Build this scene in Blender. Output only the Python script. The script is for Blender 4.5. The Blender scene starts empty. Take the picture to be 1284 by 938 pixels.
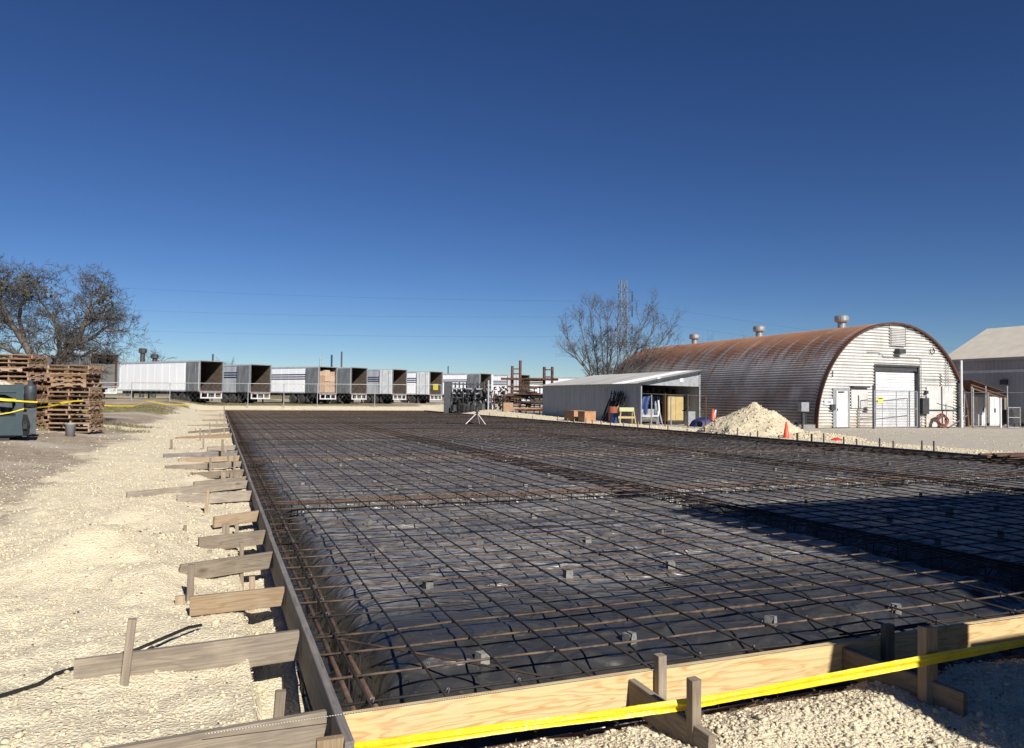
import bpy, math, random
import numpy as np
from mathutils import Vector, Matrix
R = math.radians
scene = bpy.context.scene
COL = scene.collection

# ------------------------------------------------------------------ camera
EYE = 1.42                                    # above the top of the slab forms (z = 0)
F = 932.0; CX, CY = 642.0, 469.0
cam_d = bpy.data.cameras.new('camera'); cam = bpy.data.objects.new('camera', cam_d); COL.objects.link(cam)
cam_d.sensor_width = 36; cam_d.lens = F / 1284 * 36; cam_d.clip_start = .05; cam_d.clip_end = 8000
CAMR = Matrix.Rotation(R(90 + 1.78), 3, 'X') @ Matrix.Rotation(R(.63), 3, 'Z')
cam.matrix_world = Matrix.Translation((0, 0, EYE)) @ CAMR.to_4x4()
scene.camera = cam

# ------------------------------------------------------------------ sun, sky, exposure
SUN_AZ = R(150); SUN_EL = R(33)
SDIR = Vector((math.sin(SUN_AZ) * math.cos(SUN_EL), math.cos(SUN_AZ) * math.cos(SUN_EL), math.sin(SUN_EL)))
sl = bpy.data.lights.new('sun', 'SUN'); sl.energy = 5.0; sl.angle = R(.53); sl.color = (1, .955, .89)
so = bpy.data.objects.new('sun', sl); COL.objects.link(so); so.rotation_euler = SDIR.to_track_quat('Z', 'Y').to_euler(); so.location = (0, 0, 30)
W = bpy.data.worlds.new('World'); scene.world = W; W.use_nodes = True
nt = W.node_tree; bg = nt.nodes['Background']
sky = nt.nodes.new('ShaderNodeTexSky'); sky.sky_type = 'NISHITA'; sky.sun_disc = False
sky.sun_elevation = SUN_EL; sky.sun_rotation = SUN_AZ
sky.altitude = 1500; sky.air_density = 1.0; sky.dust_density = 0.0; sky.ozone_density = 5.0
hs = nt.nodes.new('ShaderNodeHueSaturation'); hs.inputs['Saturation'].default_value = 1.07; hs.inputs['Value'].default_value = .63; hs.inputs['Hue'].default_value = .508
gam = nt.nodes.new('ShaderNodeGamma'); gam.inputs[1].default_value = 1.22      # deep clear winter sky
nt.links.new(sky.outputs[0], gam.inputs[0]); nt.links.new(gam.outputs[0], hs.inputs['Color']); nt.links.new(hs.outputs[0], bg.inputs[0]); bg.inputs[1].default_value = .05
scene.view_settings.view_transform = 'Standard'; scene.view_settings.look = 'None'
scene.view_settings.gamma = 1; scene.view_settings.exposure = .55
scene.cycles.max_bounces = 6; scene.cycles.caustics_reflective = False; scene.cycles.caustics_refractive = False

# ------------------------------------------------------------------ pixel and slab geometry helpers
def ray(px, py): return CAMR @ Vector(((px - CX) / F, -(py - CY) / F, -1))
def G(px, py, z=0.0):                          # where a sight line meets the level z
    r = ray(px, py); k = (z - EYE) / r.z
    return Vector((r.x * k, r.y * k, z))
def hor(px): return 498 + (px - CX) * .011
def D(px, py, d):                              # the point on a sight line d metres ahead
    r = ray(px, py); k = d / r.y
    return Vector((r.x * k, d, EYE + r.z * k))
TH = R(21.5); CT, ST = math.cos(TH), math.sin(TH)
def S(u, v, z=0.0): return Vector((u * CT - v * ST, u * ST + v * CT, z))
def UV(x, y): return x * CT + y * ST, -x * ST + y * CT
U0, U1, V0, V1 = .52, 19.3, 3.42, 73.0        # the slab: left, right, front and back form

# ------------------------------------------------------------------ noise
def _h(ix, iy, s):
    n = (ix.astype(np.int64) * 374761393 + iy.astype(np.int64) * 668265263 + s * 974634777) & 0x7fffffff
    n = ((n ^ (n >> 13)) * 1274126177) & 0x7fffffff
    n = n ^ (n >> 16)
    return (n & 0xffff) / 65535.0
def vn(x, y, s=0):
    x = np.asarray(x, float); y = np.asarray(y, float)
    ix = np.floor(x); iy = np.floor(y); fx = x - ix; fy = y - iy
    fx = fx * fx * (3 - 2 * fx); fy = fy * fy * (3 - 2 * fy)
    a = _h(ix, iy, s); b = _h(ix + 1, iy, s); c = _h(ix, iy + 1, s); d = _h(ix + 1, iy + 1, s)
    return (a + (b - a) * fx) * (1 - fy) + (c + (d - c) * fx) * fy
def fbm(x, y, s=0, o=4):
    t = 0; a = .5; n = 0
    for i in range(o):
        t = t + a * vn(x, y, s + i); n += a; a *= .5; x = x * 2.03 + 7.1; y = y * 2.03 + 3.7
    return t / n
def ss(x, a, b):
    t = np.clip((np.asarray(x, float) - a) / (b - a), 0, 1); return t * t * (3 - 2 * t)

# ------------------------------------------------------------------ mesh builder
def link(o, parent=None):
    COL.objects.link(o)
    if parent is not None: o.parent = parent
    return o
def tag(o, label=None, cat=None, group=None, kind=None):
    if label: o['label'] = label
    if cat: o['category'] = cat
    if group: o['group'] = group
    if kind: o['kind'] = kind
    return o
def thing(name, label, cat, loc=(0, 0, 0), rotz=0, group=None):
    o = bpy.data.objects.new(name, None); o.empty_display_size = .2; link(o); o.location = loc; o.rotation_euler = (0, 0, rotz)
    return tag(o, label, cat, group)
class MB:
    def __init__(s): s.v = []; s.f = []; s.sm = False
    def add(s, vs, fs):
        n = len(s.v); s.v += [tuple(p) for p in vs]; s.f += [tuple(i + n for i in f) for f in fs]; return s
    def box(s, x0, x1, y0, y1, z0, z1, M=None):
        vs = [Vector((x, y, z)) for z in (z0, z1) for y in (y0, y1) for x in (x0, x1)]
        if M is not None: vs = [M @ p for p in vs]
        return s.add(vs, [(0, 2, 3, 1), (4, 5, 7, 6), (0, 1, 5, 4), (2, 6, 7, 3), (0, 4, 6, 2), (1, 3, 7, 5)])
    def bev(s, x0, x1, y0, y1, z0, z1, b=.004, M=None):   # a bar along x with its long edges chamfered
        q = [(y0 + b, z0), (y1 - b, z0), (y1, z0 + b), (y1, z1 - b), (y1 - b, z1), (y0 + b, z1), (y0, z1 - b), (y0, z0 + b)]
        vs = [Vector((x, y, z)) for x in (x0, x1) for y, z in q]
        if M is not None: vs = [M @ p for p in vs]
        fs = [(i, i + 8, (i + 1) % 8 + 8, (i + 1) % 8) for i in range(8)]
        return s.add(vs, fs + [tuple(range(8)), tuple(range(15, 7, -1))])
    def tube(s, pts, r, n=6, cap=True):
        pts = [Vector(p) for p in pts]; m = len(pts)
        rs = r if isinstance(r, (list, tuple)) else [r] * m
        vs = []; up = None
        for i, p in enumerate(pts):
            t = (pts[min(i + 1, m - 1)] - pts[max(i - 1, 0)]).normalized()
            if up is None or abs(t.dot(up)) > .95: up = Vector((0, 0, 1)) if abs(t.z) < .9 else Vector((1, 0, 0))
            a = t.cross(up).normalized(); b = a.cross(t)
            for k in range(n):
                w = 2 * math.pi * k / n; vs.append(p + (a * math.cos(w) + b * math.sin(w)) * rs[i])
        fs = [(i * n + k, i * n + (k + 1) % n, (i + 1) * n + (k + 1) % n, (i + 1) * n + k) for i in range(m - 1) for k in range(n)]
        if cap: fs += [tuple(range(n - 1, -1, -1)), tuple(range((m - 1) * n, m * n))]
        return s.add(vs, fs)
    def lathe(s, prof, n=16, c=(0, 0, 0), axis='z'):
        vs = []
        for r, h in prof:
            for k in range(n):
                w = 2 * math.pi * k / n; a, b = r * math.cos(w), r * math.sin(w)
                vs.append((c[0] + a, c[1] + b, c[2] + h) if axis == 'z' else (c[0] + h, c[1] + a, c[2] + b))
        m = len(prof)
        fs = [(i * n + k, i * n + (k + 1) % n, (i + 1) * n + (k + 1) % n, (i + 1) * n + k) for i in range(m - 1) for k in range(n)]
        fs += [tuple(range(n - 1, -1, -1)), tuple(range((m - 1) * n, m * n))]
        return s.add(vs, fs)
    def mesh(s, name, mat):
        me = bpy.data.meshes.new(name); me.from_pydata(s.v, [], s.f)
        if mat: me.materials.append(mat)
        if s.sm: me.shade_smooth()
        return me
    def build(s, name, mat, parent=None, loc=None, rot=None):
        o = bpy.data.objects.new(name, s.mesh(name, mat)); link(o, parent)
        if loc is not None: o.location = loc
        if rot is not None: o.rotation_euler = rot
        return o
def npmesh(name, V, Fq, mat, smooth=False, k=4):
    me = bpy.data.meshes.new(name); V = np.asarray(V, np.float32); Fq = np.asarray(Fq, np.int32).reshape(-1, k)
    me.vertices.add(len(V)); me.vertices.foreach_set('co', V.ravel())
    me.loops.add(Fq.size); me.loops.foreach_set('vertex_index', Fq.ravel())
    me.polygons.add(len(Fq)); me.polygons.foreach_set('loop_start', np.arange(len(Fq), dtype=np.int32) * k)
    me.polygons.foreach_set('loop_total', np.full(len(Fq), k, np.int32))
    me.update(calc_edges=True); me.validate()
    if mat: me.materials.append(mat)
    if smooth: me.shade_smooth()
    return me
def gridfaces(nu, nv):
    i = np.arange(nu - 1)[:, None]; j = np.arange(nv - 1)[None, :]
    a = i * nv + j
    return np.stack([a, a + nv, a + nv + 1, a + 1], -1).reshape(-1, 4)
def dup(root, loc, rotz, label=None):          # a copy of a thing with copies of its parts and their pieces
    r = root.copy(); COL.objects.link(r); r.location = loc; r.rotation_euler = (0, 0, rotz)
    if label: r['label'] = label
    for c in root.children:
        d = c.copy(); COL.objects.link(d); d.parent = r
        for g in c.children:
            e = g.copy(); COL.objects.link(e); e.parent = d
    return r

# ------------------------------------------------------------------ materials
class NB:                                      # small node helper
    def __init__(s, name):
        s.m = bpy.data.materials.new(name); s.m.use_nodes = True; s.t = s.m.node_tree
        s.b = s.t.nodes['Principled BSDF']; s.tc = s.n('ShaderNodeTexCoord')
    def n(s, ty, **kw):
        x = s.t.nodes.new(ty)
        for k, v in kw.items(): setattr(x, k, v)
        return x
    def l(s, a, b): s.t.links.new(a, b)
    def mapd(s, src, sc):
        m = s.n('ShaderNodeMapping'); m.inputs['Scale'].default_value = sc; s.l(src, m.inputs['Vector']); return m.outputs[0]
    def noise(s, vec, scale, detail=5, rough=.55, dist=0):
        x = s.n('ShaderNodeTexNoise'); x.inputs['Scale'].default_value = scale; x.inputs['Detail'].default_value = detail
        x.inputs['Roughness'].default_value = rough; x.inputs['Distortion'].default_value = dist; s.l(vec, x.inputs['Vector']); return x.outputs[0]
    def vor(s, vec, scale, feat='F1'):
        x = s.n('ShaderNodeTexVoronoi', feature=feat); x.inputs['Scale'].default_value = scale; s.l(vec, x.inputs['Vector']); return x
    def rng(s, val, a, b, c=0, d=1):
        x = s.n('ShaderNodeMapRange'); s.l(val, x.inputs[0])
        for i, q in enumerate((a, b, c, d)): x.inputs[i + 1].default_value = q
        return x.outputs[0]
    def mix(s, fac, a, b, mode='MIX'):
        x = s.n('ShaderNodeMix', data_type='RGBA', blend_type=mode)
        for i, q in ((0, fac), (6, a), (7, b)):
            if hasattr(q, 'links'): s.l(q, x.inputs[i])
            elif i: x.inputs[i].default_value = (*q, 1)
            else: x.inputs[0].default_value = q
        return x.outputs[2]
    def math(s, op, a, b=0):
        x = s.n('ShaderNodeMath', operation=op)
        for i, q in ((0, a), (1, b)):
            if hasattr(q, 'links'): s.l(q, x.inputs[i])
            else: x.inputs[i].default_value = q
        return x.outputs[0]
    def attr(s, name): return s.n('ShaderNodeAttribute', attribute_name=name).outputs['Fac']
    def bump(s, h, st, dist=.02, prev=None):
        x = s.n('ShaderNodeBump'); x.inputs['Strength'].default_value = st; x.inputs['Distance'].default_value = dist; s.l(h, x.inputs['Height'])
        if prev is not None: s.l(prev, x.inputs['Normal'])
        return x.outputs[0]
    def out(s, col, rough=.7, metal=0, normal=None, spec=None):
        if hasattr(col, 'links'): s.l(col, s.b.inputs['Base Color'])
        else: s.b.inputs['Base Color'].default_value = (*col, 1)
        if hasattr(rough, 'links'): s.l(rough, s.b.inputs['Roughness'])
        else: s.b.inputs['Roughness'].default_value = rough
        s.b.inputs['Metallic'].default_value = metal
        if normal is not None: s.l(normal, s.b.inputs['Normal'])
        if spec is not None: s.b.inputs['Specular IOR Level'].default_value = spec
        return s.m
    def rand(s, col, amt):                     # each object a little lighter or darker
        r = s.n('ShaderNodeObjectInfo').outputs['Random']
        h = s.n('ShaderNodeHueSaturation'); s.l(s.rng(r, 0, 1, 1 - amt, 1 + amt), h.inputs['Value'])
        s.l(s.rng(r, 0, 1, 1 + amt * .5, 1 - amt * .5), h.inputs['Saturation'])
        s.l(col, h.inputs['Color']); return h.outputs[0]
def pm(name, c1, c2, scale=4, rough=.7, metal=0, bump=0, bscale=60, stretch=(1, 1, 1), rand=0, lo=.35, hi=.65, spec=None):
    b = NB(name); v = b.mapd(b.tc.outputs['Object'], stretch)
    c = b.mix(b.rng(b.noise(v, scale), lo, hi), c1, c2)
    if rand: c = b.rand(c, rand)
    nm = b.bump(b.noise(v, bscale, 3), bump, .01) if bump else None
    return b.out(c, rough, metal, nm, spec)
def wood(name, c1, c2, c3, rings=9, rand=.16):
    b = NB(name)
    info = b.n('ShaderNodeObjectInfo').outputs['Random']
    off = b.n('ShaderNodeVectorMath', operation='ADD'); cv = b.n('ShaderNodeCombineXYZ')
    b.l(b.math('MULTIPLY', info, 37.0), cv.inputs[0]); b.l(b.math('MULTIPLY', info, .31), cv.inputs[1]); b.l(b.math('MULTIPLY', info, .17), cv.inputs[2])
    b.l(b.tc.outputs['Object'], off.inputs[0]); b.l(cv.outputs[0], off.inputs[1])
    v = b.mapd(off.outputs[0], (.55, 4.5, 4.5))
    big = b.noise(v, 2.2, 3, .5, .3)
    g = b.math('SINE', b.math('MULTIPLY', big, 6.28 * rings))
    fine = b.noise(b.mapd(off.outputs[0], (1.0, 34, 34)), 3, 5, .65)
    c = b.mix(b.rng(g, .15, .98), c1, c2)
    c = b.mix(b.rng(fine, .38, .62, 0, .75), c, c3)
    kn = b.vor(b.mapd(off.outputs[0], (1.6, 4, 4)), 1.3)
    c = b.mix(b.rng(kn.outputs['Distance'], .15, .05, 0, .85), c, tuple(q * .45 for q in c2))
    dirt = b.noise(off.outputs[0], 5, 4)
    c = b.mix(b.rng(dirt, .5, .8, 0, .35), c, (.42, .36, .27))
    c = b.rand(c, rand)
    nm = b.bump(b.math('ADD', fine, b.math('MULTIPLY', g, .12)), .35, .006)
    return b.out(c, .78, 0, nm, .25)
M = {}
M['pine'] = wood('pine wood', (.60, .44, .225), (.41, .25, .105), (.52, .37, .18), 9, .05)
M['grey_wood'] = wood('weathered wood', (.27, .225, .17), (.20, .165, .125), (.15, .125, .10), 8, .22)
M['tan_wood'] = wood('tan wood', (.34, .255, .165), (.27, .19, .115), (.22, .16, .105), 8, .15)
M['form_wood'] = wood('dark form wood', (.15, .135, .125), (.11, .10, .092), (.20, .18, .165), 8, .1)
M['stake_wood'] = wood('stake wood', (.25, .20, .15), (.19, .15, .11), (.15, .12, .09), 7, .2)
M['pallet'] = wood('pallet wood', (.34, .21, .12), (.25, .145, .08), (.17, .11, .075), 6, .42)
M['pallet_new'] = wood('fresh pallet wood', (.50, .33, .17), (.40, .25, .12), (.30, .2, .12), 6, .2)
M['rebar'] = pm('rusty rebar', (.034, .025, .021), (.016, .014, .013), 6, .75, .2, .5, 120, (1, 1, 1), .25)
M['rebar_light'] = pm('rust brown rebar', (.13, .082, .052), (.03, .022, .018), 9, .8, .1, .5, 120, (1, 1, 1), .25)
M['thick_bar'] = pm('thick rusty bar', (.13, .08, .055), (.06, .04, .03), 14, .75, .2, .6, 90)
M['concrete'] = pm('concrete block', (.21, .205, .19), (.12, .118, .11), 30, .9, 0, .4, 150, rand=.25)
M['white'] = pm('white paint', (.64, .645, .65), (.52, .52, .52), 1.4, .5, 0, .1, 20)
M['trailer_white'] = pm('trailer white', (.90, .91, .92), (.82, .83, .85), .9, .45, 0, .05, 8, (1, 1, .4), lo=.4, hi=.8)
M['trailer_grey'] = pm('trailer aluminium', (.50, .52, .55), (.36, .38, .41), 1.5, .5, .1, .05, 8, (1, 1, .4))
M['door_grey'] = pm('trailer door', (.22, .23, .245), (.15, .16, .17), 1.8, .5, .2, .05, 8, (1, 1, .5))
M['door_white'] = pm('white trailer door', (.70, .72, .73), (.55, .57, .58), 1.5, .5)
M['blue_stripe'] = pm('dark blue stripe', (.012, .02, .085), (.01, .014, .06), 4, .5)
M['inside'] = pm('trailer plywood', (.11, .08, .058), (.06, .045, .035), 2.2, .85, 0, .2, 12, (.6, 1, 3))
M['inside_white'] = pm('white lining', (.68, .67, .63), (.55, .54, .5), 2, .7)
M['rubber'] = pm('rubber', (.018, .018, .018), (.03, .028, .025), 6, .85)
M['black_steel'] = pm('black steel', (.016, .016, .017), (.03, .027, .025), 5, .6, .3)  # plain black; in the scaffold rack and shed shelves it stands in for shade
M['dark_steel'] = pm('dark grey steel', (.07, .073, .078), (.045, .046, .05), 4, .55, .4)
M['galv'] = pm('galvanised steel', (.40, .41, .42), (.28, .29, .30), 5, .45, .5)
M['rust_steel'] = pm('red brown steel', (.13, .055, .035), (.075, .04, .03), 5, .75, .2)
M['yellow_steel'] = pm('yellow paint', (.60, .40, .04), (.45, .28, .03), 5, .5)
M['yellow_panel'] = pm('cream yellow panel', (.42, .32, .14), (.34, .25, .10), 2, .6)
M['teal'] = pm('teal machine paint', (.017, .038, .047), (.026, .048, .056), 5, .5, .1, .1, 30)
M['teal_grey'] = pm('greyish machine steel', (.07, .08, .088), (.04, .047, .055), 7, .55, .3, .3, 30)
M['orange'] = pm('orange cone plastic', (.75, .09, .03), (.62, .07, .025), 5, .5)
M['red'] = pm('red cloth', (.5, .03, .025), (.36, .025, .02), 8, .7)
M['hose'] = pm('red brown hose', (.20, .075, .06), (.12, .045, .04), 12, .6)
M['blue_plastic'] = pm('blue plastic', (.015, .05, .17), (.015, .035, .11), 4, .5)
M['rust_drum'] = pm('rusty drum', (.30, .09, .035), (.2, .06, .03), 6, .7)
M['ply'] = pm('orange plywood', (.40, .22, .115), (.31, .165, .085), 3, .8)
M['cardboard'] = pm('brown cardboard', (.38, .26, .17), (.30, .20, .13), 4, .85, rand=.25)
M['green_wood'] = pm('pale green painted wood', (.36, .42, .24), (.45, .42, .2), 4, .7)
M['bucket'] = pm('grey plastic bucket', (.30, .31, .33), (.25, .26, .27), 6, .5)
M['black_void'] = pm('dark lining', (.02, .02, .02), (.012, .012, .012), 3, .9)
M['sign_yellow'] = pm('yellow sign', (.75, .62, .06), (.68, .56, .05), 6, .5)
M['string'] = None
M['vent'] = pm('roof vent metal', (.42, .43, .44), (.30, .30, .30), 6, .4, .6)
M['bark'] = pm('bare bark', (.13, .108, .094), (.07, .058, .05), 9, .9, 0, .6, 50, (1, 1, .4))
M['twig'] = pm('twigs', (.075, .064, .056), (.042, .036, .032), 3, .9)
M['twig_grey'] = pm('grey twigs', (.085, .068, .058), (.045, .036, .032), 3, .9)
M['leaf'] = pm('evergreen clump leaves', (.055, .055, .022), (.085, .075, .035), 5, .8)
M['grass'] = pm('dry grass', (.10, .10, .04), (.20, .165, .08), 1.5, .9)
M['wall_grey'] = pm('grey wall sheeting', (.41, .425, .435), (.35, .36, .37), .7, .6, .1, .05, 6, (1, 1, .2))
M['mast'] = pm('mast steel', (.17, .175, .185), (.12, .125, .13), 2, .6)
M['wall_band'] = pm('white band', (.72, .72, .72), (.62, .62, .62), 2, .6)
M['tan_roof'] = pm('tan roof', (.60, .545, .455), (.53, .475, .395), 1.2, .8, 0, .15, 30)
def mat_tape():
    b = NB('yellow plastic tape'); v = b.tc.outputs['Object']
    c = b.mix(b.rng(b.noise(v, 14), .35, .7), (.80, .60, .02), (.64, .46, .015)); c = b.mix(b.rng(b.noise(v, 38, 4), .55, .8, 0, .5), c, (.62, .53, .25))
    nm = b.bump(b.noise(b.mapd(v, (1, 1, 1)), 55, 4), .5, .01)
    b.b.inputs['Transmission Weight'].default_value = 0
    return b.out(c, .35, 0, nm, .5)
M['tape'] = mat_tape()
def mat_string():
    b = NB('twisted white and black line'); w = b.n('ShaderNodeTexWave', wave_type='BANDS', bands_direction='X')
    w.inputs['Scale'].default_value = 26; b.l(b.tc.outputs['Object'], w.inputs['Vector'])
    return b.out(b.mix(b.rng(w.outputs['Fac'], .45, .55), (.62, .6, .5), (.05, .05, .045)), .8)
M['string'] = mat_string()
def mat_plastic():
    b = NB('black polythene'); v = b.tc.outputs['Object']
    n1 = b.noise(v, .9, 6, .6); n2 = b.noise(b.mapd(v, (1, .6, 1)), 7, 5, .65, .6); n3 = b.noise(v, 30, 4)
    dust = b.math('ADD', b.math('MULTIPLY', n1, .6), b.math('MULTIPLY', n2, .4))
    dm = b.math('MULTIPLY', b.rng(dust, .34, .62, .25, 1), b.rng(b.attr('dust'), .3, 1, .12, 1))
    c = b.mix(dm, (.02, .02, .021), (.215, .205, .195))
    c = b.mix(b.rng(n3, .62, .8, 0, .35), c, (.19, .175, .15))
    rg = b.rng(n2, .3, .7, .26, .44)
    cr = b.vor(b.mapd(v, (1, .7, 1)), 3.2, 'DISTANCE_TO_EDGE')
    wv = b.n('ShaderNodeVectorMath', operation='ADD'); nz = b.n('ShaderNodeTexNoise'); nz.inputs['Scale'].default_value = 2.2; nz.inputs['Detail'].default_value = 2; b.l(v, nz.inputs['Vector']); sc3 = b.n('ShaderNodeVectorMath', operation='SCALE'); sc3.inputs['Scale'].default_value = .55; b.l(nz.outputs['Color'], sc3.inputs[0]); b.l(v, wv.inputs[0]); b.l(sc3.outputs[0], wv.inputs[1])
    cr = b.vor(b.mapd(wv.outputs[0], (.8, 1.3, .3)), 1.5, 'DISTANCE_TO_EDGE'); cr2 = b.vor(b.mapd(wv.outputs[0], (.8, 1.6, .3)), 3.4, 'DISTANCE_TO_EDGE')
    h = b.math('ADD', b.noise(v, 2.4, 2, .5, 1.2), b.math('ADD', b.math('MULTIPLY', b.rng(cr.outputs['Distance'], 0, .10, 1, 0), .42), b.math('MULTIPLY', b.rng(cr2.outputs['Distance'], 0, .10, 1, 0), .13)))
    mp = b.n('ShaderNodeMapping'); mp.inputs['Rotation'].default_value = (0, 0, -TH); mp.inputs['Scale'].default_value = (1.1, 5.5, 1); b.l(v, mp.inputs['Vector'])
    fo = b.noise(mp.outputs[0], 1.7, 3, .55, .5); fo = b.rng(b.math('ABSOLUTE', b.math('SUBTRACT', fo, .5)), 0, .10, 1, 0)
    h = b.math('ADD', h, b.math('MULTIPLY', b.math('MULTIPLY', fo, b.attr('dust')), .6))
    nm = b.bump(h, .65, .06)
    return b.out(c, rg, 0, nm, .5)
M['plastic'] = mat_plastic()
def mat_ground():
    b = NB('site ground'); v = b.tc.outputs['Object']
    gv, gr, gy = b.attr('gravel'), b.attr('grass'), b.attr('grey')
    nf = b.noise(v, 3, 6, .65); nb = b.noise(v, .35, 5)
    vo = b.vor(v, 42); vo2 = b.vor(v, 95)
    cell = b.n('ShaderNodeSeparateColor'); b.l(vo.outputs['Color'], cell.inputs[0])
    lime = b.mix(cell.outputs[0], (.60, .525, .37), (.70, .62, .455))
    lime = b.mix(b.rng(nf, .3, .5, .45, 0), lime, (.57, .495, .36)); lime = b.mix(b.rng(nb, .45, .7, 0, .35), lime, (.52, .45, .33))
    lime = b.mix(b.rng(vo.outputs['Distance'], .55, .85, 0, .3), lime, (.40, .33, .22))
    dirt = b.mix(b.rng(nf, .35, .65), (.34, .275, .205), (.23, .18, .13))
    dirt = b.mix(b.rng(nb, .5, .62), dirt, (.40, .35, .28))
    dirt = b.mix(b.rng(cell.outputs[1], .8, .95, 0, .7), dirt, (.55, .49, .39))
    grey = b.mix(b.rng(nf, .3, .7), (.36, .32, .26), (.47, .425, .35)); grey = b.mix(b.rng(cell.outputs[1], .7, .9, 0, .6), grey, (.50, .45, .37))
    gras = b.mix(b.rng(nf, .35, .65), (.15, .14, .07), (.22, .18, .10))
    def blend(a): return b.rng(b.math('ADD', a, b.math('MULTIPLY', b.math('SUBTRACT', nf, .5), 1.1)), .35, .65)
    c = b.mix(blend(gy), dirt, grey); c = b.mix(blend(gr), c, gras); c = b.mix(blend(gv), c, lime)
    h = b.math('ADD', b.rng(vo.outputs['Distance'], 0, .7, 1, 0), b.math('MULTIPLY', b.rng(vo2.outputs['Distance'], 0, .7, 1, 0), .5))
    nm = b.bump(h, .6, .014)
    return b.out(c, .95, 0, nm, .1)
M['ground'] = mat_ground()
def mat_stone(nm_='limestone gravel', c1=(.50, .43, .30), c2=(.62, .545, .395)):
    b = NB(nm_); v = b.tc.outputs['Object']
    vo = b.vor(v, 21); cell = b.n('ShaderNodeSeparateColor'); b.l(vo.outputs['Color'], cell.inputs[0])
    c = b.mix(cell.outputs[0], c1, c2)
    c = b.mix(b.rng(cell.outputs[1], .88, .93), c, (.42, .36, .27))
    c = b.mix(b.rng(cell.outputs[2], .975, .985), c, (.10, .09, .08))
    return b.out(c, .95, 0, b.bump(b.noise(v, 90, 3), .5, .006), .1)
M['stone'] = mat_stone()
M['pile_stone'] = mat_stone('darkened limestone pile', (.45, .385, .265), (.56, .49, .35))  # same limestone, colour lowered because the sunlit heap came out too white
def mat_shell():
    b = NB('rusted corrugated shell'); uv = b.tc.outputs['UV']
    st = b.noise(b.mapd(uv, (1.1, .09, 1)), 2.2, 6, .65, .3); pn = b.noise(b.mapd(uv, (.35, .25, 1)), 1.5, 4)
    fn = b.noise(b.mapd(uv, (4, .6, 1)), 5, 4)
    hgt = b.n('ShaderNodeSeparateXYZ'); b.l(b.tc.outputs['Object'], hgt.inputs[0])
    top = b.rng(hgt.outputs[2], 3.0, 6.0)
    rust = b.mix(b.rng(fn, .3, .7), (.62, .31, .165), (.46, .25, .15))
    galv = b.mix(b.rng(fn, .3, .7), (.80, .73, .65), (.56, .50, .44))
    dark = b.mix(b.rng(pn, .4, .6), (.33, .265, .225), (.50, .455, .42))
    low = b.rng(hgt.outputs[2], 2.6, 3.9)
    base = b.mix(low, dark, galv)
    k = b.math('ADD', b.math('MULTIPLY', b.math('SUBTRACT', st, .5), 2.4), b.math('ADD', b.math('MULTIPLY', top, .72), .36))
    c = b.mix(b.rng(k, .60, .84), base, rust)
    # sheets: each lap a slightly different tone
    sx = b.n('ShaderNodeSeparateXYZ'); b.l(uv, sx.inputs[0])
    wn = b.n('ShaderNodeTexWhiteNoise', noise_dimensions='2D'); cv = b.n('ShaderNodeCombineXYZ')
    b.l(b.math('FLOOR', b.math('MULTIPLY', sx.outputs[0], 1 / .76)), cv.inputs[0]); b.l(b.math('FLOOR', b.math('MULTIPLY', sx.outputs[1], 1 / 2.4)), cv.inputs[1]); b.l(cv.outputs[0], wn.inputs['Vector'])
    c = b.mix(b.rng(wn.outputs['Value'], 0, 1, 0, .3), c, (.12, .085, .07))
    return b.out(c, .65, 0, b.bump(fn, .2, .01))
M['shell'] = mat_shell()
def mat_face():
    b = NB('white corrugated sheeting'); v = b.tc.outputs['Object']
    n1 = b.noise(b.mapd(v, (.8, 1, 2.2)), 1.4, 6, .6); n2 = b.noise(b.mapd(v, (3, 1, .35)), 2.5, 5)
    z = b.n('ShaderNodeSeparateXYZ'); b.l(v, z.inputs[0])
    c = b.mix(b.rng(n1, .35, .7), (.56, .55, .525), (.44, .425, .40))
    c = b.mix(b.rng(n2, .5, .75, 0, .6), c, (.30, .25, .205))
    c = b.mix(b.math('MULTIPLY', b.rng(z.outputs[2], 1.0, .1), b.rng(n1, .4, .6)), c, (.42, .34, .25))
    return b.out(c, .55, .1)
M['face'] = mat_face()
def mat_shed_wall():
    b = NB('old corrugated iron'); v = b.tc.outputs['Object']
    n2 = b.noise(b.mapd(v, (2, 2, .2)), 2, 5); n1 = b.noise(v, 1, 4)
    c = b.mix(b.rng(n2, .35, .7), (.45, .46, .48), (.33, .335, .35))
    c = b.mix(b.rng(n1, .6, .8, 0, .5), c, (.16, .11, .08))
    return b.out(c, .55, .3)
M['shed_wall'] = mat_shed_wall()
M['shed_roof'] = pm('shed roof sheet', (.44, .43, .41), (.30, .29, .275), 1.0, .55, .2, .1, 12, (.25, 1, 1))
M['shed_roof_white'] = pm('bright roof sheet', (.78, .78, .78), (.66, .66, .66), 1.0, .5, .1)

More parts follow.
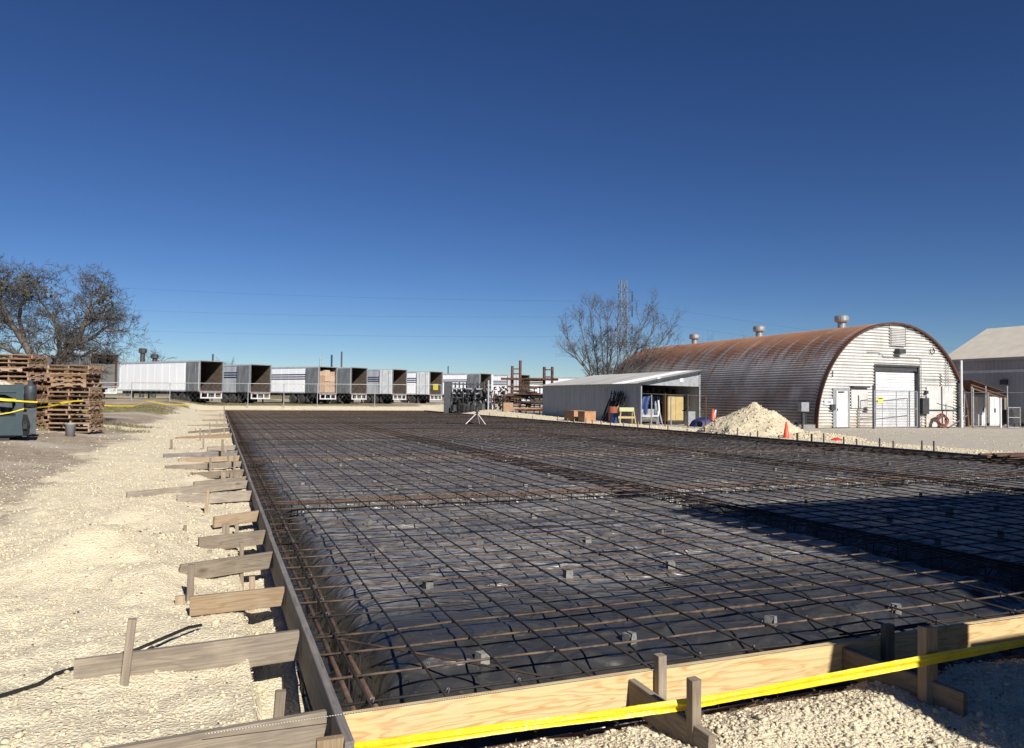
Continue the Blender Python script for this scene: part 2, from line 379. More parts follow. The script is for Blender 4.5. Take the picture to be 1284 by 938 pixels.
# ------------------------------------------------------------------ ground
def H(x, y, fine=True):
    x = np.asarray(x, float); y = np.asarray(y, float); u, v = UV(x, y)
    left = .42 * ss(v, 6, 28) * ss(-u, .6, 5)
    near = ss(u, -4, -1) * (1 - ss(u, 19.9, 22.5)) * (1 - ss(v, 71, 78))
    right = 1 - .75 * ss(u, 22.5, 27) * (1 - ss(v, 62, 95))
    z = -.19 + left + .62 * ss(v, 34, 84) * (1 - near) * right
    z = z + .15 * ss(u, 19.35, 19.9) * (1 - ss(u, 21.5, 24)) * ss(v, -2, 4)
    z = z + .03 * ss(v, -1, 2.5) * (1 - ss(v, 2.9, 3.3)) * ss(u, 1.0, 2.2) * (1 - ss(u, 6, 8))
    berm = ss(u, -3.2, -1.9) * (1 - ss(u, -.8, .15)) * ss(v, 1.5, 5) * (1 - ss(v, 60, 72))
    z = z + berm * (.05 + .10 * (fbm(u * .8, v * .55, 11) - .4))
    z = z + .34 * np.exp(-(((u + 1.05) / .62) ** 2 + ((v - 7.9) / .75) ** 2)) + .16 * np.exp(-(((u + .9) / .5) ** 2 + ((v - 10.2) / .6) ** 2)) + .09 * np.exp(-(((u + .5) / .3) ** 2 + ((v - 6.9) / .45) ** 2)) + .10 * np.exp(-(((u + .35) / .25) ** 2 + ((v - 14.6) / .5) ** 2))
    if fine:
        close = 1 - ss(np.hypot(x, y), 14, 30)
        gz = ss(u, -5, -2)
        z = z + close * ((fbm(u * 1.6, v * 1.6, 21) - .5) * .08 + (fbm(u * 3.4, v * 3.4, 26, 2) - .5) * .05 * gz + (fbm(u * 7, v * 7, 31, 3) - .5) * .035 * (.4 + .6 * gz))
        z = z + (1 - close) * (fbm(x * .35, y * .35, 41) - .5) * .05
    # slots dug beside the forms, and the excavation under the slab
    wob = .05 * (fbm(u * 3, v * 3, 51) - .5)
    slot = ss(u + wob, .20, .25) * (1 - ss(u, .60, .62)) * (1 - ss(v, 7, 13)) * ss(v + wob, 2.86, 2.95)
    z = z - .34 * slot * (1 - ss(v, 4.3, 5.6) * .55)
    slot2 = ss(v + wob * 1.6, 3.22, 3.31) * (1 - ss(v, 3.5, 3.55)) * ss(u, .2, .28) * (1 - ss(u, 19.4, 19.6))
    z = z - .34 * slot2
    ins = ((u > U0 + .01) & (u < U1 - .01) & (v > V0 + .01) & (v < V1 - .01))
    return np.where(ins, -.8, z)
def hz(x, y): return float(H(np.array([x]), np.array([y]))[0])
def geo(a, b, n): return list(np.geomspace(a, b, n))
us = [-q for q in geo(2500, 8.3, 26)] + list(np.arange(-8, -4, .13)) + list(np.arange(-4, 6.6, .04)) + list(np.arange(6.6, 19.2, .5)) + [19.27, 19.33, 19.5, 19.7] + list(np.arange(20, 36, .4)) + geo(37, 2500, 24)
vs = [-q for q in geo(2000, 5.5, 18)] + list(np.arange(-5, 1.6, .35)) + list(np.arange(1.6, 12, .04)) + list(np.arange(12, 26, .11)) + list(np.arange(26, 72.9, .5)) + [72.96, 73.05] + list(np.arange(73.5, 110, .7)) + geo(111, 4000, 24)
us = np.array(sorted(us)); vs = np.array(sorted(vs))
uu, vv = np.meshgrid(us, vs, indexing='ij'); gx = uu * CT - vv * ST; gy = uu * ST + vv * CT
gz = H(gx, gy)
me = npmesh('ground', np.stack([gx, gy, gz], -1).reshape(-1, 3), gridfaces(len(us), len(vs)), M['ground'], True)
def masks(x, y):
    u, v = UV(x, y)
    wv = (fbm(u * .5, v * .5, 61) - .5) * 1.6
    g = ss(u + wv, -3.6, -1.9) * (1 - ss(u, 22.0, 23.6) ) * (1 - ss(v, 74.5, 78))
    g = np.maximum(g, ss(u, 19, 19.5) * (1 - ss(u + wv * .6, 22.2, 24.0)) * (1 - ss(v, 74, 78)))
    strip = np.exp(-((v - 30.5 + .25 * u) / 1.5) ** 2) * (u < 0) * (u > -9) * .75          # pale tracks across the dirt
    g = np.maximum(g, strip); g = np.maximum(g, .62 * ss(v, 84, 88) * (u < 18) * (fbm(x * .2, y * .2, 71)))
    g = np.maximum(g, .42 * ss(u, -7, -2.5) * (1 - ss(v, 12, 24)))
    gr = .9 * ss(fbm(x * .16, y * .22, 81), .46, .6) * (1 - g) * (ss(v, 20, 28)) * (1 - ss(u, 8, 20)) + .8 * ss(v, 76, 79) * (1 - ss(v, 84, 90)) * (1 - ss(u, 15, 24))
    gr = np.maximum(gr, .8 * ss(np.hypot(x, y), 130, 200))
    gy_ = ss(u, 22, 24.5)
    return g, np.clip(gr, 0, 1), gy_
for nme, arr in zip(('gravel', 'grass', 'grey'), masks(gx, gy)):
    a = me.attributes.new(nme, 'FLOAT', 'POINT'); a.data.foreach_set('value', np.asarray(arr, np.float32).ravel())
ground = bpy.data.objects.new('ground', me); link(ground); tag(ground, kind='structure')

# loose stones lying on it
ICO_V = []
_t = (1 + 5 ** .5) / 2
for a, b_ in ((-1, _t), (1, _t), (-1, -_t), (1, -_t)): ICO_V.append((a, b_, 0))
for a, b_ in ((-1, _t), (1, _t), (-1, -_t), (1, -_t)): ICO_V.append((0, a, b_))
for a, b_ in ((-1, _t), (1, _t), (-1, -_t), (1, -_t)): ICO_V.append((b_, 0, a))
ICO_V = np.array(ICO_V) / math.hypot(1, _t)
ICO_F = np.array([(0, 11, 5), (0, 5, 1), (0, 1, 7), (0, 7, 10), (0, 10, 11), (1, 5, 9), (5, 11, 4), (11, 10, 2), (10, 7, 6), (7, 1, 8), (3, 9, 4), (3, 4, 2), (3, 2, 6), (3, 6, 8), (3, 8, 9), (4, 9, 5), (2, 4, 11), (6, 2, 10), (8, 6, 7), (9, 8, 1)])
rng = np.random.default_rng(5)
def stones(P, r):
    n = len(P); V = ICO_V[None] * (1 + .95 * (rng.random((n, 12, 1)) - .5))
    V = V * (1 + .7 * (rng.random((n, 1, 3)) - .5)) * np.array([1, 1, .62])
    a = rng.random(n) * 6.283; c, s_ = np.cos(a)[:, None], np.sin(a)[:, None]
    X = V[..., 0] * c - V[..., 1] * s_; Y = V[..., 0] * s_ + V[..., 1] * c
    V = np.stack([X, Y, V[..., 2]], -1) * r[:, None, None] + P[:, None, :]
    return V.reshape(-1, 3), (ICO_F[None] + 12 * np.arange(n)[:, None, None]).reshape(-1, 3)
PS, RS = [], []
def scatter(n, u0, u1, v0, v1, rmin, rmax, lim=.04):
    u = rng.uniform(u0, u1, n); v = rng.uniform(v0, v1, n); x = u * CT - v * ST; y = u * ST + v * CT
    g = masks(x, y)[0]; keep = (rng.random(n) < np.maximum(g, lim) ** 1.3)
    keep &= ~((u > U0 - .05) & (u < U1 + .05) & (v > V0 - .05) & (v < V1 + .05))
    x, y = x[keep], y[keep]; r = rmin + (rmax - rmin) * rng.random(len(x)) ** 4
    PS.append(np.stack([x, y, H(x, y) + r * .2], -1)); RS.append(r)
scatter(44000, -4.5, .45, 2, 9, .0028, .012, .12)
scatter(1300, -4.5, .45, 2, 9, .010, .03)
scatter(5000, -9, -3, 6, 30, .006, .03, .3)
scatter(6000, 22, 38, 14, 36, .008, .04, .4)
scatter(30000, -4.5, .5, 8, 18, .004, .018, .1)
scatter(5000, -5, .5, 18, 45, .01, .035)
scatter(34000, .5, 6.5, 1.6, 3.4, .003, .015)
scatter(500, .4, 6.5, 1.6, 3.1, .012, .035)
scatter(260, -3.5, .3, 2.5, 9, .015, .034)
scatter(5000, 19.5, 23, 8, 72, .02, .05)
V, Fc = stones(np.concatenate(PS), np.concatenate(RS))
o = bpy.data.objects.new('loose_gravel', npmesh('loose_gravel', V, Fc, M['stone'], k=3)); link(o); tag(o, 'loose cream limestone gravel scattered around the formwork', 'gravel', kind='stuff')

# ------------------------------------------------------------------ plastic sheeting over the pads
BU = [U0 + .18, 6.85, 13.05, U1 - .2]; BV = [V0 + .28] + [V0 + .28 + (V1 - V0 - .56) / 9 * k for k in range(1, 10)]
BV[1] = 11.0
BV = [BV[0]] + [11.0 + (V1 - .28 - 11.0) / 8 * k for k in range(9)]
def beamdist(u, v):
    du = np.min(np.abs(np.asarray(u)[..., None] - np.array(BU)), -1); dv = np.min(np.abs(np.asarray(v)[..., None] - np.array(BV)), -1)
    return du, dv
def PL(u, v, full=False):
    wob = (fbm(u * 1.3, v * 1.3, 91) - .5) * .22
    du, dv = beamdist(u, v)
    edge = (np.asarray(u) < 3.5) | (np.asarray(u) > 16.5); front = np.asarray(v) < BV[0] + 3
    du = np.maximum(du - np.where(edge, .15, .22) + wob * np.where(edge, .35, 1), 0); dv = np.maximum(dv - np.where(front, .06, .30) + wob * .6, 0)
    a = np.clip(du / np.where(edge, .34, .32), 0, 1); b = np.clip(dv / np.where(front, 1.25, .40), 0, 1)
    e = 1 - np.sqrt(np.clip((1 - a) ** 2 + (1 - b) ** 2, 0, 1))       # rounded corners of each pad
    e = np.sqrt(np.clip(1 - (1 - e) ** 2, 0, 1)) ** .9
    z = -.62 + (.62 - .155) * e
    slope = np.clip(1 - np.abs(e - .6) / .6, 0, 1)
    wr = np.abs(fbm(u * 1.1, v * 2.0, 101, 3) - .5) * 1.3 + .45 * np.abs(fbm(u * 2.6 + v, v * 4.6, 111, 2) - .5)
    rad = np.abs(fbm(u * 3.2 + v * 3.2, (u - v) * .9, 121, 2) - .5)
    z = z + (wr - .18) * .10 * (.5 + slope) + (np.abs(fbm(u * .9, v * 5.2, 151, 3) - .5) - .12) * .085 * e + (rad - .1) * .06 * slope + (fbm(u * .7, v * .7, 131) - .5) * .035
    return (z, e) if full else z
pu = np.array(list(np.arange(U0 + .045, 8, .035)) + list(np.arange(8, U1 - .045, .11)) + [U1 - .045])
pv = np.array(list(np.arange(V0 + .045, 12.5, .035)) + list(np.arange(12.5, 30, .10)) + list(np.arange(30, V1 - .05, .2)) + [V1 - .045])
uu, vv = np.meshgrid(pu, pv, indexing='ij'); pz, pe_ = PL(uu, vv, True)
me = npmesh('plastic_sheet', np.stack([uu * CT - vv * ST, uu * ST + vv * CT, pz], -1).reshape(-1, 3), gridfaces(len(pu), len(pv)), M['plastic'], True)
a = me.attributes.new('dust', 'FLOAT', 'POINT'); a.data.foreach_set('value', np.asarray(pe_ ** 2 * ss(vv, 4.2, 6.5), np.float32).ravel())   # dust settles on the level tops
o = bpy.data.objects.new('plastic_sheet', me); link(o); tag(o, 'black plastic sheeting draped over the earth pads under the rebar grid', 'plastic sheet')

# ------------------------------------------------------------------ rebar grid
rnd = random.Random(3)
mat_ = thing('rebar_mat', 'wide rusty rebar grid laid over black plastic inside the wooden forms', 'rebar mat', S(U0, V0, 0), TH)
SP = .381
def wavy(L, n, amp, ax):
    ph, k = rnd.uniform(0, 6), rnd.uniform(.5, 1.2); pts = []
    for i in range(n + 1):
        q = L * i / n; s_ = amp * math.sin(k * q + ph) + rnd.uniform(-amp, amp) * .4; t_ = rnd.uniform(-.006, .006)
        pts.append((q, s_, t_) if ax == 'x' else (s_, q, t_))
    return pts
nl = int((U1 - U0 - .2) / SP)
for i in range(nl):
    b = MB(); b.sm = True; u = .20 + SP * i + rnd.uniform(-.02, .02)
    b.tube(wavy(V1 - V0 - .12, 70, .012, 'y'), .0076, 6); b.build('rebar', M['rebar'], mat_, (u, .05, -.058))
nt_ = int((V1 - V0 - .2) / SP)
for j in range(nt_):
    b = MB(); b.sm = True; v = .22 + SP * j + rnd.uniform(-.03, .03); m = M['rebar_light'] if rnd.random() < .55 else M['rebar']
    b.tube(wavy(U1 - U0 - .12, 40 if j < 30 else 16, .014, 'x'), .0074, 6)
    if j < 40:                                  # a lapped second length tied alongside
        a = rnd.uniform(1, 6); q = [(a + k * .35, .018 + rnd.uniform(-.004, .004), .004) for k in range(5)]; b.tube(q, .0066, 6)
    b.build('rebar', m, mat_, (.05, v, -.0725))
b = MB(); b.tube([G(408, 798, -.09), G(560, 826, -.085), G(694, 850, -.085)], .0065, 6)
tag(b.build('loose_rebar', M['rebar_light']), 'single loose rebar lying diagonally across the grid near the front board', 'rebar')

tw = MB()                                       # wire ties where the bars cross
for i in range(20):
    for j in range(34):
        if rnd.random() < .45:
            x, y = .20 + SP * i + rnd.uniform(-.01, .01), .22 + SP * j + rnd.uniform(-.01, .01); e = rnd.uniform(.010, .014)
            tw.tube([(x - e, y - e, -.050), (x, y, -.046), (x + e, y + e, -.052), (x + e * .6, y + e * 1.3, -.08)], .0022, 3)
tag(tw.build('wire_ties', M['galv'], mat_), kind='stuff')

# beam cages in the trenches
def cage(L, near_n, label, loc, rot, bars, w):
    t = thing('beam_cage', label, 'rebar cage', loc, rot, 'rebar cages in the beam trenches')
    for x, z, r in bars:
        b = MB(); b.sm = True; n = max(6, int(L / 1.2)); b.tube([(x + rnd.uniform(-.012, .012), L * k / n, z + rnd.uniform(-.01, .01)) for k in range(n + 1)], r, 7); b.build('cage_bar', M['thick_bar'], t)
    far = MB(); sp = .42
    for k in range(int(L / sp)):
        y = .08 + k * sp + rnd.uniform(-.05, .05); w2 = w / 2; q = [(-w2, y, -.12), (-w2 + .03, y + .005, -.09), (w2 - .03, y + .01, -.09), (w2, y + .01, -.12), (w2, y - .01, -.50), (-w2, y - .01, -.50), (-w2, y, -.12)]
        if k < near_n:
            b = MB(); b.tube(q, .0055, 5); b.build('stirrup', M['rebar'], t)
        else: far.tube(q, .0055, 3, False)
    if far.v: tag(far.build('stirrup_row', M['rebar'], t), kind='stuff')
    return t
B4 = [(-.15, -.095, .012), (0, -.10, .012), (.15, -.095, .012), (-.15, -.48, .012), (.15, -.48, .012)]
pos_w = ('left form', 'first inner trench', 'second inner trench', 'right form')
lab_l = ['rusty rebar cage running in the trench along the left form', 'long rebar cage in the inner trench nearest the left form', 'long rebar cage in the inner trench nearest the right form', 'rusty rebar cage running in the trench along the right form']
for u, lb, nn in zip(BU, lab_l, (60, 40, 0, 0)):
    bars = [(-.07, -.10, .0135), (.05, -.10, .0135), (-.07, -.48, .012), (.09, -.48, .012)] if u < 1 else B4
    cage(V1 - V0 - .2, nn, lb, S(u, V0 + .1, 0), TH, bars, .22 if u < 1 else .36)
ords = ['front board', 'first crossing trench from the front', 'second crossing trench from the front', 'third crossing trench from the front', 'fourth crossing trench from the front', 'fifth crossing trench from the front', 'sixth crossing trench from the front', 'seventh crossing trench from the front', 'last crossing trench before the back form', 'back form']
for k, v in enumerate(BV):
    cage(U1 - U0 - .2, 40 if k == 1 else 0, ('rusty rebar cage lying in the ' if 0 < k < 9 else 'rusty rebar cage lying in the trench behind the ') + ords[k], S(U0 + .1, v, -.015), TH - math.pi / 2, [(x, z, r) for x, z, r in B4], .32).location = S(U0 + .1, v - (.17 if k == 0 else 0), -.16 if k == 0 else -.015)
# concrete spacer blocks under the bars
bb = MB(); s_ = .033; q = [(-s_, -s_), (s_, -s_ * .95), (s_ * .95, s_), (-s_ * .97, s_ * .95)]
bb.add([(x * 1.06, y * 1.06, 0) for x, y in q] + [(x, y, .068) for x, y in q], [(3, 2, 1, 0), (4, 5, 6, 7), (0, 1, 5, 4), (1, 2, 6, 5), (2, 3, 7, 6), (3, 0, 4, 7)])
spots = []
for i in range(16):
    for j in range(45):
        u = U0 + .20 + SP * (3 * i + 2) + rnd.uniform(-.1, .1) + (.19 if j % 2 else 0); v = V0 + .22 + SP * (4 * j + 2) + rnd.uniform(-.12, .12)
        if u > U1 - .6 or v > V1 - .6: continue
        du, dv = beamdist(np.array([u]), np.array([v]))
        if min(du[0], dv[0]) < .55: continue
        p = S(u, v); spots.append((p.length, u, v, p))
spots.sort(key=lambda q: q[0]); bm_ = None; far = MB()
for k, (d_, u, v, p) in enumerate(spots):
    z = float(PL(np.array([u]), np.array([v]))[0]) - .004; rz = rnd.uniform(0, 3)
    if k < 280:
        if bm_ is None: bo = bb.build('spacer_block', M['concrete']); bm_ = bo; tag(bo, 'small grey concrete block on black plastic propping up the rebar grid', 'concrete block', 'concrete spacer blocks under the rebar grid')
        else: bo = bm_.copy(); COL.objects.link(bo)
        bo.location = (p.x, p.y, z); bo.rotation_euler = (rnd.uniform(-.08, .08), rnd.uniform(-.08, .08), rz)
    else:
        m_ = Matrix.Translation((p.x, p.y, z)) @ Matrix.Rotation(rz, 4, 'Z'); far.add([m_ @ Vector(w) for w in bb.v], bb.f)
tag(far.build('far_spacer_blocks', M['concrete']), 'small grey concrete blocks far off under the rebar grid', 'concrete blocks', kind='stuff')

# ------------------------------------------------------------------ formwork
def formwork(label, pts, mat, zb, name='form_wall', th=.04, bl=4.88, cat='formwork', sag=.012):
    a, b_ = Vector(pts[0]), Vector(pts[1]); dv = b_ - a; L = dv.length; ang = math.atan2(dv.y, dv.x)
    t = thing(name, label, cat, (a.x, a.y, 0), ang); n = max(1, round(L / bl)); q = L / n
    for k in range(n):
        b = MB(); m = 6 if k < 3 else 1; jit = rnd.uniform(-.006, .006)
        b.bev(-q / 2 + .002, q / 2 - .002, -th / 2, th / 2, zb, 0, .004)
        o = b.build('form_board', mat, t, (q * (k + .5), jit, rnd.uniform(-.006, .002)), (0, 0, rnd.uniform(-.003, .003)))
    return t
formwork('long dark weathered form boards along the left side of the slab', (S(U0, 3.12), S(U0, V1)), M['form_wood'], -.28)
formwork('pale new pine form board along the near front of the slab', (S(U0 + .025, V0), S(U1, V0)), M['pine'], -.185, th=.038, bl=4.3)
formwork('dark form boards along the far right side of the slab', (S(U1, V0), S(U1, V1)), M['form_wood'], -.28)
formwork('form boards closing the far back end of the slab', (S(U0, V1), S(U1, V1)), M['tan_wood'], -.25)
b = MB(); a = S(-.02, V0 - .035, .004); e = S(12, V0 - .035, .006)
L_ = (e - a).length; b.tube([(k * L_ / 12, 0, -.004 * math.sin(k * math.pi / 12)) for k in range(13)], .0016, 5)
tag(b.build('string_line', M['string'], None, a, (0, 0, math.atan2(e.y - a.y, e.x - a.x))), 'thin twisted white and black string stretched along the front board', 'string line')

def plank(p, q, h, mat, label, th=.038, name='brace_plank', cut=0):      # a board on edge: p, q the ends of its top edge
    p, q = Vector(p), Vector(q); d = q - p; L = d.length
    b = MB(); b.bev(-L / 2, L / 2, -th / 2, th / 2, -h, 0, .004)
    if cut:                                    # far end sawn on the slant
        b.v = [(x + (cut if x < 0 and z > -h * .5 else 0), y, z) for x, y, z in b.v]
    o = b.build(name, mat, None, (p + q) / 2); X = d.normalized(); Z = Vector((0, 0, 1)); Y = Z.cross(X).normalized(); Z = X.cross(Y)
    o.rotation_euler = Matrix((X, Y, Z)).transposed().to_euler()
    return tag(o, label, 'plank', 'planks bracing the forms')
def stake(top, bot, label, w=.045, t=.04, mat=None, rz=None):
    top, bot = Vector(top), Vector(bot); d = top - bot; L = d.length; b = MB()
    b.bev(0, L, -w / 2, w / 2, -t / 2, t / 2, .003)
    o = b.build('wooden_stake', mat or M['stake_wood'], None, bot); X = d.normalized(); Y = Vector((math.cos(TH), math.sin(TH), 0)) if rz is None else Vector((math.cos(rz), math.sin(rz), 0))
    Zz = X.cross(Y).normalized(); Y = Zz.cross(X); o.rotation_euler = Matrix((X, Y, Zz)).transposed().to_euler()
    return tag(o, label, 'stake', 'wooden stakes around the forms')
# left planks, near to far: left-top pixel, right-top pixel, board width, material
GW, TW = M['grey_wood'], M['tan_wood']
LP = [((100, 944), (420, 889), .185, GW, 'long grey plank meeting the near corner of the forms at the bottom edge', 0),
      ((93, 827), (383, 789), .18, GW, 'long grey plank with an upright stake and a dark rod behind it', 0),
      ((238, 748), (363, 735), .14, TW, 'tan plank with pale splinters lying just beyond the long staked plank', 0),
      ((219, 709), (348, 691), .15, GW, 'grey plank with a slanted sawn left end and a stake before it', .05),
      ((249, 674), (340, 664), .15, GW, 'pale grey plank half buried in the gravel heap', 0),
      ((268, 648), (327, 640), .13, TW, 'short honey coloured plank near the gravel heap', 0),
      ((222, 621), (320, 615), .15, GW, 'silvery grey plank just in front of the longest thin plank', 0),
      ((159, 617), (314, 602), .13, GW, 'longest thin brown plank reaching far left over the gravel', 0),
      ((243, 604), (311, 597), .09, GW, 'narrow grey plank tucked behind the longest thin plank', 0),
      ((241, 593), (308, 588), .13, M['stake_wood'], 'dark brown short plank behind the narrow grey one', 0),
      ((207, 584), (307, 578), .12, GW, 'pale plank lying below the reddish plank', 0),
      ((224, 575), (304, 571), .12, TW, 'reddish tan plank beneath the dark grey plank', 0),
      ((205, 569), (302, 565), .14, M['form_wood'], 'dark grey plank with a frayed left end', 0),
      ((260, 560), (298, 558), .12, GW, 'short pale plank beside the small pale heap', 0),
      ((220, 548), (296, 543), .17, TW, 'tan plank behind the small pale heap', 0),
      ((236, 541), (292, 536), .14, GW, 'grey plank lying behind the tan one', 0),
      ((235, 533), (290, 531), .13, GW, 'thin grey plank far along the left form', 0),
      ((254, 526), (288, 525), .15, TW, 'short tan plank far along the left form', 0),
      ((245, 520), (286, 519.5), .18, GW, 'grey plank last but one before the far corner', 0),
      ((244, 514.5), (283, 514), .18, TW, 'pale plank at the far left corner of the slab', 0)]
for (l, r, h, m, lb, cut) in LP:
    q = G(*r, -.03); u, v = UV(q.x, q.y); q = S(U0 - .03, v, -.03); p = G(*l, -.035)
    plank(p, q, h, m, lb, cut=cut)
def st_px(px0, y0, px1, y1, label, w=.045, mat=None, t=.035, lean=0):
    zb = -.20; b = G(px1, y1, zb); top = D(px0, y0, b.y + lean); b2 = b - (top - b).normalized() * .25
    return stake(top, b2, label, w, t, mat)
TS = M['tan_wood']
st_px(166, 776, 155, 866, 'stake leaning against the front of the long grey staked plank', .042)
st_px(240, 708, 238, 758, 'stake at the left end of the tan splintered plank', .05)
st_px(316, 723, 316, 745, 'short stake stub poking up behind the tan splintered plank', .045, TS)
st_px(303, 680, 303, 720, 'tall narrow stake before the slant cut plank', .035)
st_px(232, 659, 232, 670, 'lone short stake stub in the gravel left of the heap', .035)
st_px(283, 657, 283, 672, 'wide stub of scrap wood behind the half buried plank', .08, GW)
st_px(297, 657, 297, 670, 'narrow stub of stake behind the half buried plank', .04, GW)
st_px(263, 690, 263, 698, 'pale stub rising behind the slant cut plank', .04, GW)
st_px(261, 613, 258, 646, 'leaning stake in front of the silvery grey plank', .045, TS)
st_px(226, 747, 226, 764, 'small wooden block at the left end of the splintered plank', .07, TS)
st_px(352, 866, 349, 902, 'pale stake stub standing between the two nearest planks', .05, GW)
st_px(414, 925, 412, 990, 'cut brown stake end at the near corner of the forms', .11, TS)
for x, a, c, w in ((215, 551, 568, .06), (255, 543, 566, .05), (251, 537, 555, .05), (281, 515, 548, .04), (279, 551, 576, .055), (263, 530, 546, .04), (264, 574, 592, .05), (240, 592, 600, .05), (286, 566, 585, .04), (294, 570, 590, .04), (280, 590, 603, .08), (290, 592, 601, .05), (272, 527, 535, .05), (245, 537, 545, .05), (246, 513, 519, .07), (281, 509, 517, .07), (276, 518, 524, .06)):
    st_px(x, a, x, c, {215: 'lone stake far out left in the gravel', 255: 'dark stake left of the small pale heap', 251: 'weathered stake beside the tan plank behind the heap', 281: 'tall thin stake far along the left form' if c > 530 else 'orange brown stake at the far left corner', 279: 'stake nailed through the dark grey frayed plank', 263: 'pale thin stake by the far grey planks', 264: 'stake before the reddish tan plank', 240: 'stub below the left end of the pale plank', 286: 'narrow stake close to the form behind the frayed plank', 294: 'thin pale stake touching the form beside the reddish plank', 280: 'wide stub at the right end of the dark brown plank', 290: 'pale stub beside the wide stub by the form', 272: 'small far stake before the short tan plank', 245: 'small stub at the left end of the far grey plank', 246: 'stake at the outer end of the far corner plank', 276: 'small stake near the last far planks'}[x], w, M['rust_drum'] if x == 281 and c < 530 else None)
b = MB(); p0 = G(-30, 893, -.14); p1 = G(92, 842, -.15); p2 = G(170, 815, -.10); p3 = G(236, 787, -.09); p4 = G(252, 784, -.12)
qs = [p0.lerp(p1, k / 5) for k in range(5)] + [p1.lerp(p2, k / 4) for k in range(4)] + [p2.lerp(p3, k / 4) for k in range(4)] + [p3, p4]
b.tube([Vector((q.x, q.y, max(hz(q.x, q.y) + .012, q.z if i > 7 else -9))) for i, q in enumerate(qs)], .0105, 7); b.sm = True
tag(b.build('bent_rod', M['black_steel']), 'dark bent steel rod lying on the gravel behind the staked plank', 'steel rod')

# front braces
def fplank(pa, pb, h, lb, z0=-.03, z1=-.03):
    a = G(*pa, z0); u, v = UV(a.x, a.y); a = S(u, V0 - .03, z0); return plank(a, G(*pb, z1), h, M['grey_wood'], lb)
fplank((781, 843), (893, 922), .15, 'grey plank propping the front board at its middle', -.03, -.07)
fplank((1046, 806), (1211, 869), .165, 'brown plank propping the front board at the right in half shade', -.03, -.05)
def fstake(px, top, bot, lb, w, t, z=-.2, lean=0.0, mat=None, atb=False):
    b = G(px, bot, z)
    if atb:                                    # nailed to the face of the board
        r = ray(px, bot); f_ = r.x / r.y; v = V0 - .022 - t / 2; y_ = v / (CT - f_ * ST); b = Vector((f_ * y_, y_, z))
    p = D(px, top, b.y + lean); stake(p, b - Vector((0, 0, .15)), lb, w, t, mat)
fstake(828, 821, 874, 'thin grey stake against the middle of the front board', .05, .05, atb=True)
fstake(870, 851, 942, 'thick grey stake in front of the board that holds the yellow tape', .05, .05, -.2, -.02)
fstake(1113, 783, 832, 'brown stake against the front board in the shade at right', .075, .04, atb=True)
fstake(1163, 786, 897, 'broad sunlit brown stake at the right holding the yellow tape', .085, .055, -.22, .06, M['tan_wood'])
# barrier tape: a bunched ribbon
def ribbon(pts, w, name, label, seed=0, sub=14, twist=1.0, mat=None, cat='barrier tape', fold=.010):
    # a flat strip folded lengthwise, about 3 mm thick, creased and slowly turning
    r_ = random.Random(seed); P = [Vector(p) for p in pts]; Q = []
    for i in range(len(P) - 1):
        for k in range(sub): Q.append(P[i].lerp(P[i + 1], k / sub))
    Q.append(P[-1]); n = 7; vs_ = []; ph = [r_.uniform(0, 6) for _ in range(6)]
    for i, p in enumerate(Q):
        t = (Q[min(i + 1, len(Q) - 1)] - Q[max(i - 1, 0)]).normalized(); a = t.cross(Vector((0, 0, 1))).normalized(); b = a.cross(t)
        a0 = twist * (.18 * math.sin(i * .07 + ph[0]) + .10 * math.sin(i * .19 + ph[1])); ww = w * (1 + .10 * math.sin(i * .11 + ph[2]) + r_.uniform(-.03, .03))
        for side in (1, -1):
            for k in range(n):
                q = k / (n - 1) - .5; d = fold * w / .046 * (math.sin(q * 9 + ph[3] + .5 * math.sin(i * .09)) * .55 + .5 * math.sin(q * 17 + i * .06 + ph[4]) * .5) + r_.uniform(-.0006, .0006) + side * .0018
                y = q * ww
                vs_.append(p + a * (d * math.cos(a0) - y * math.sin(a0)) + b * (d * math.sin(a0) + y * math.cos(a0)))
    m = len(Q); N = 2 * n; fs = []
    for i in range(m - 1):
        for k in range(n - 1):
            fs.append((i * N + k, i * N + k + 1, (i + 1) * N + k + 1, (i + 1) * N + k)); j = n + k
            fs.append((i * N + j + 1, i * N + j, (i + 1) * N + j, (i + 1) * N + j + 1))
        for k0, k1 in ((0, n), (2 * n - 1, n - 1)): fs.append((i * N + k0, (i + 1) * N + k0, (i + 1) * N + k1, i * N + k1))
    o = MB(); o.add(vs_, fs)
    return tag(o.build(name, mat or M['tape'], None), label, cat, 'yellow barrier tape')
dA = G(870, 942, -.2).y; dB = G(1163, 897, -.22).y
t0 = D(330, 955, dA - .25); t1 = D(640, 912, dA - .02); t2 = D(770, 896, dA + .03); t3 = D(868, 882, dA + .045); t4 = D(980, 862, dA + .18); t5 = D(1165, 827, dB - .03); t6 = D(1284, 806, dB + .25); t7 = D(1420, 785, dB + .55)
ribbon([t0, t1, t2, t3, t4, t5, t6, t7], .046, 'barrier_tape', 'thick bunched yellow tape strung across the stakes in the foreground', 2, sub=26)

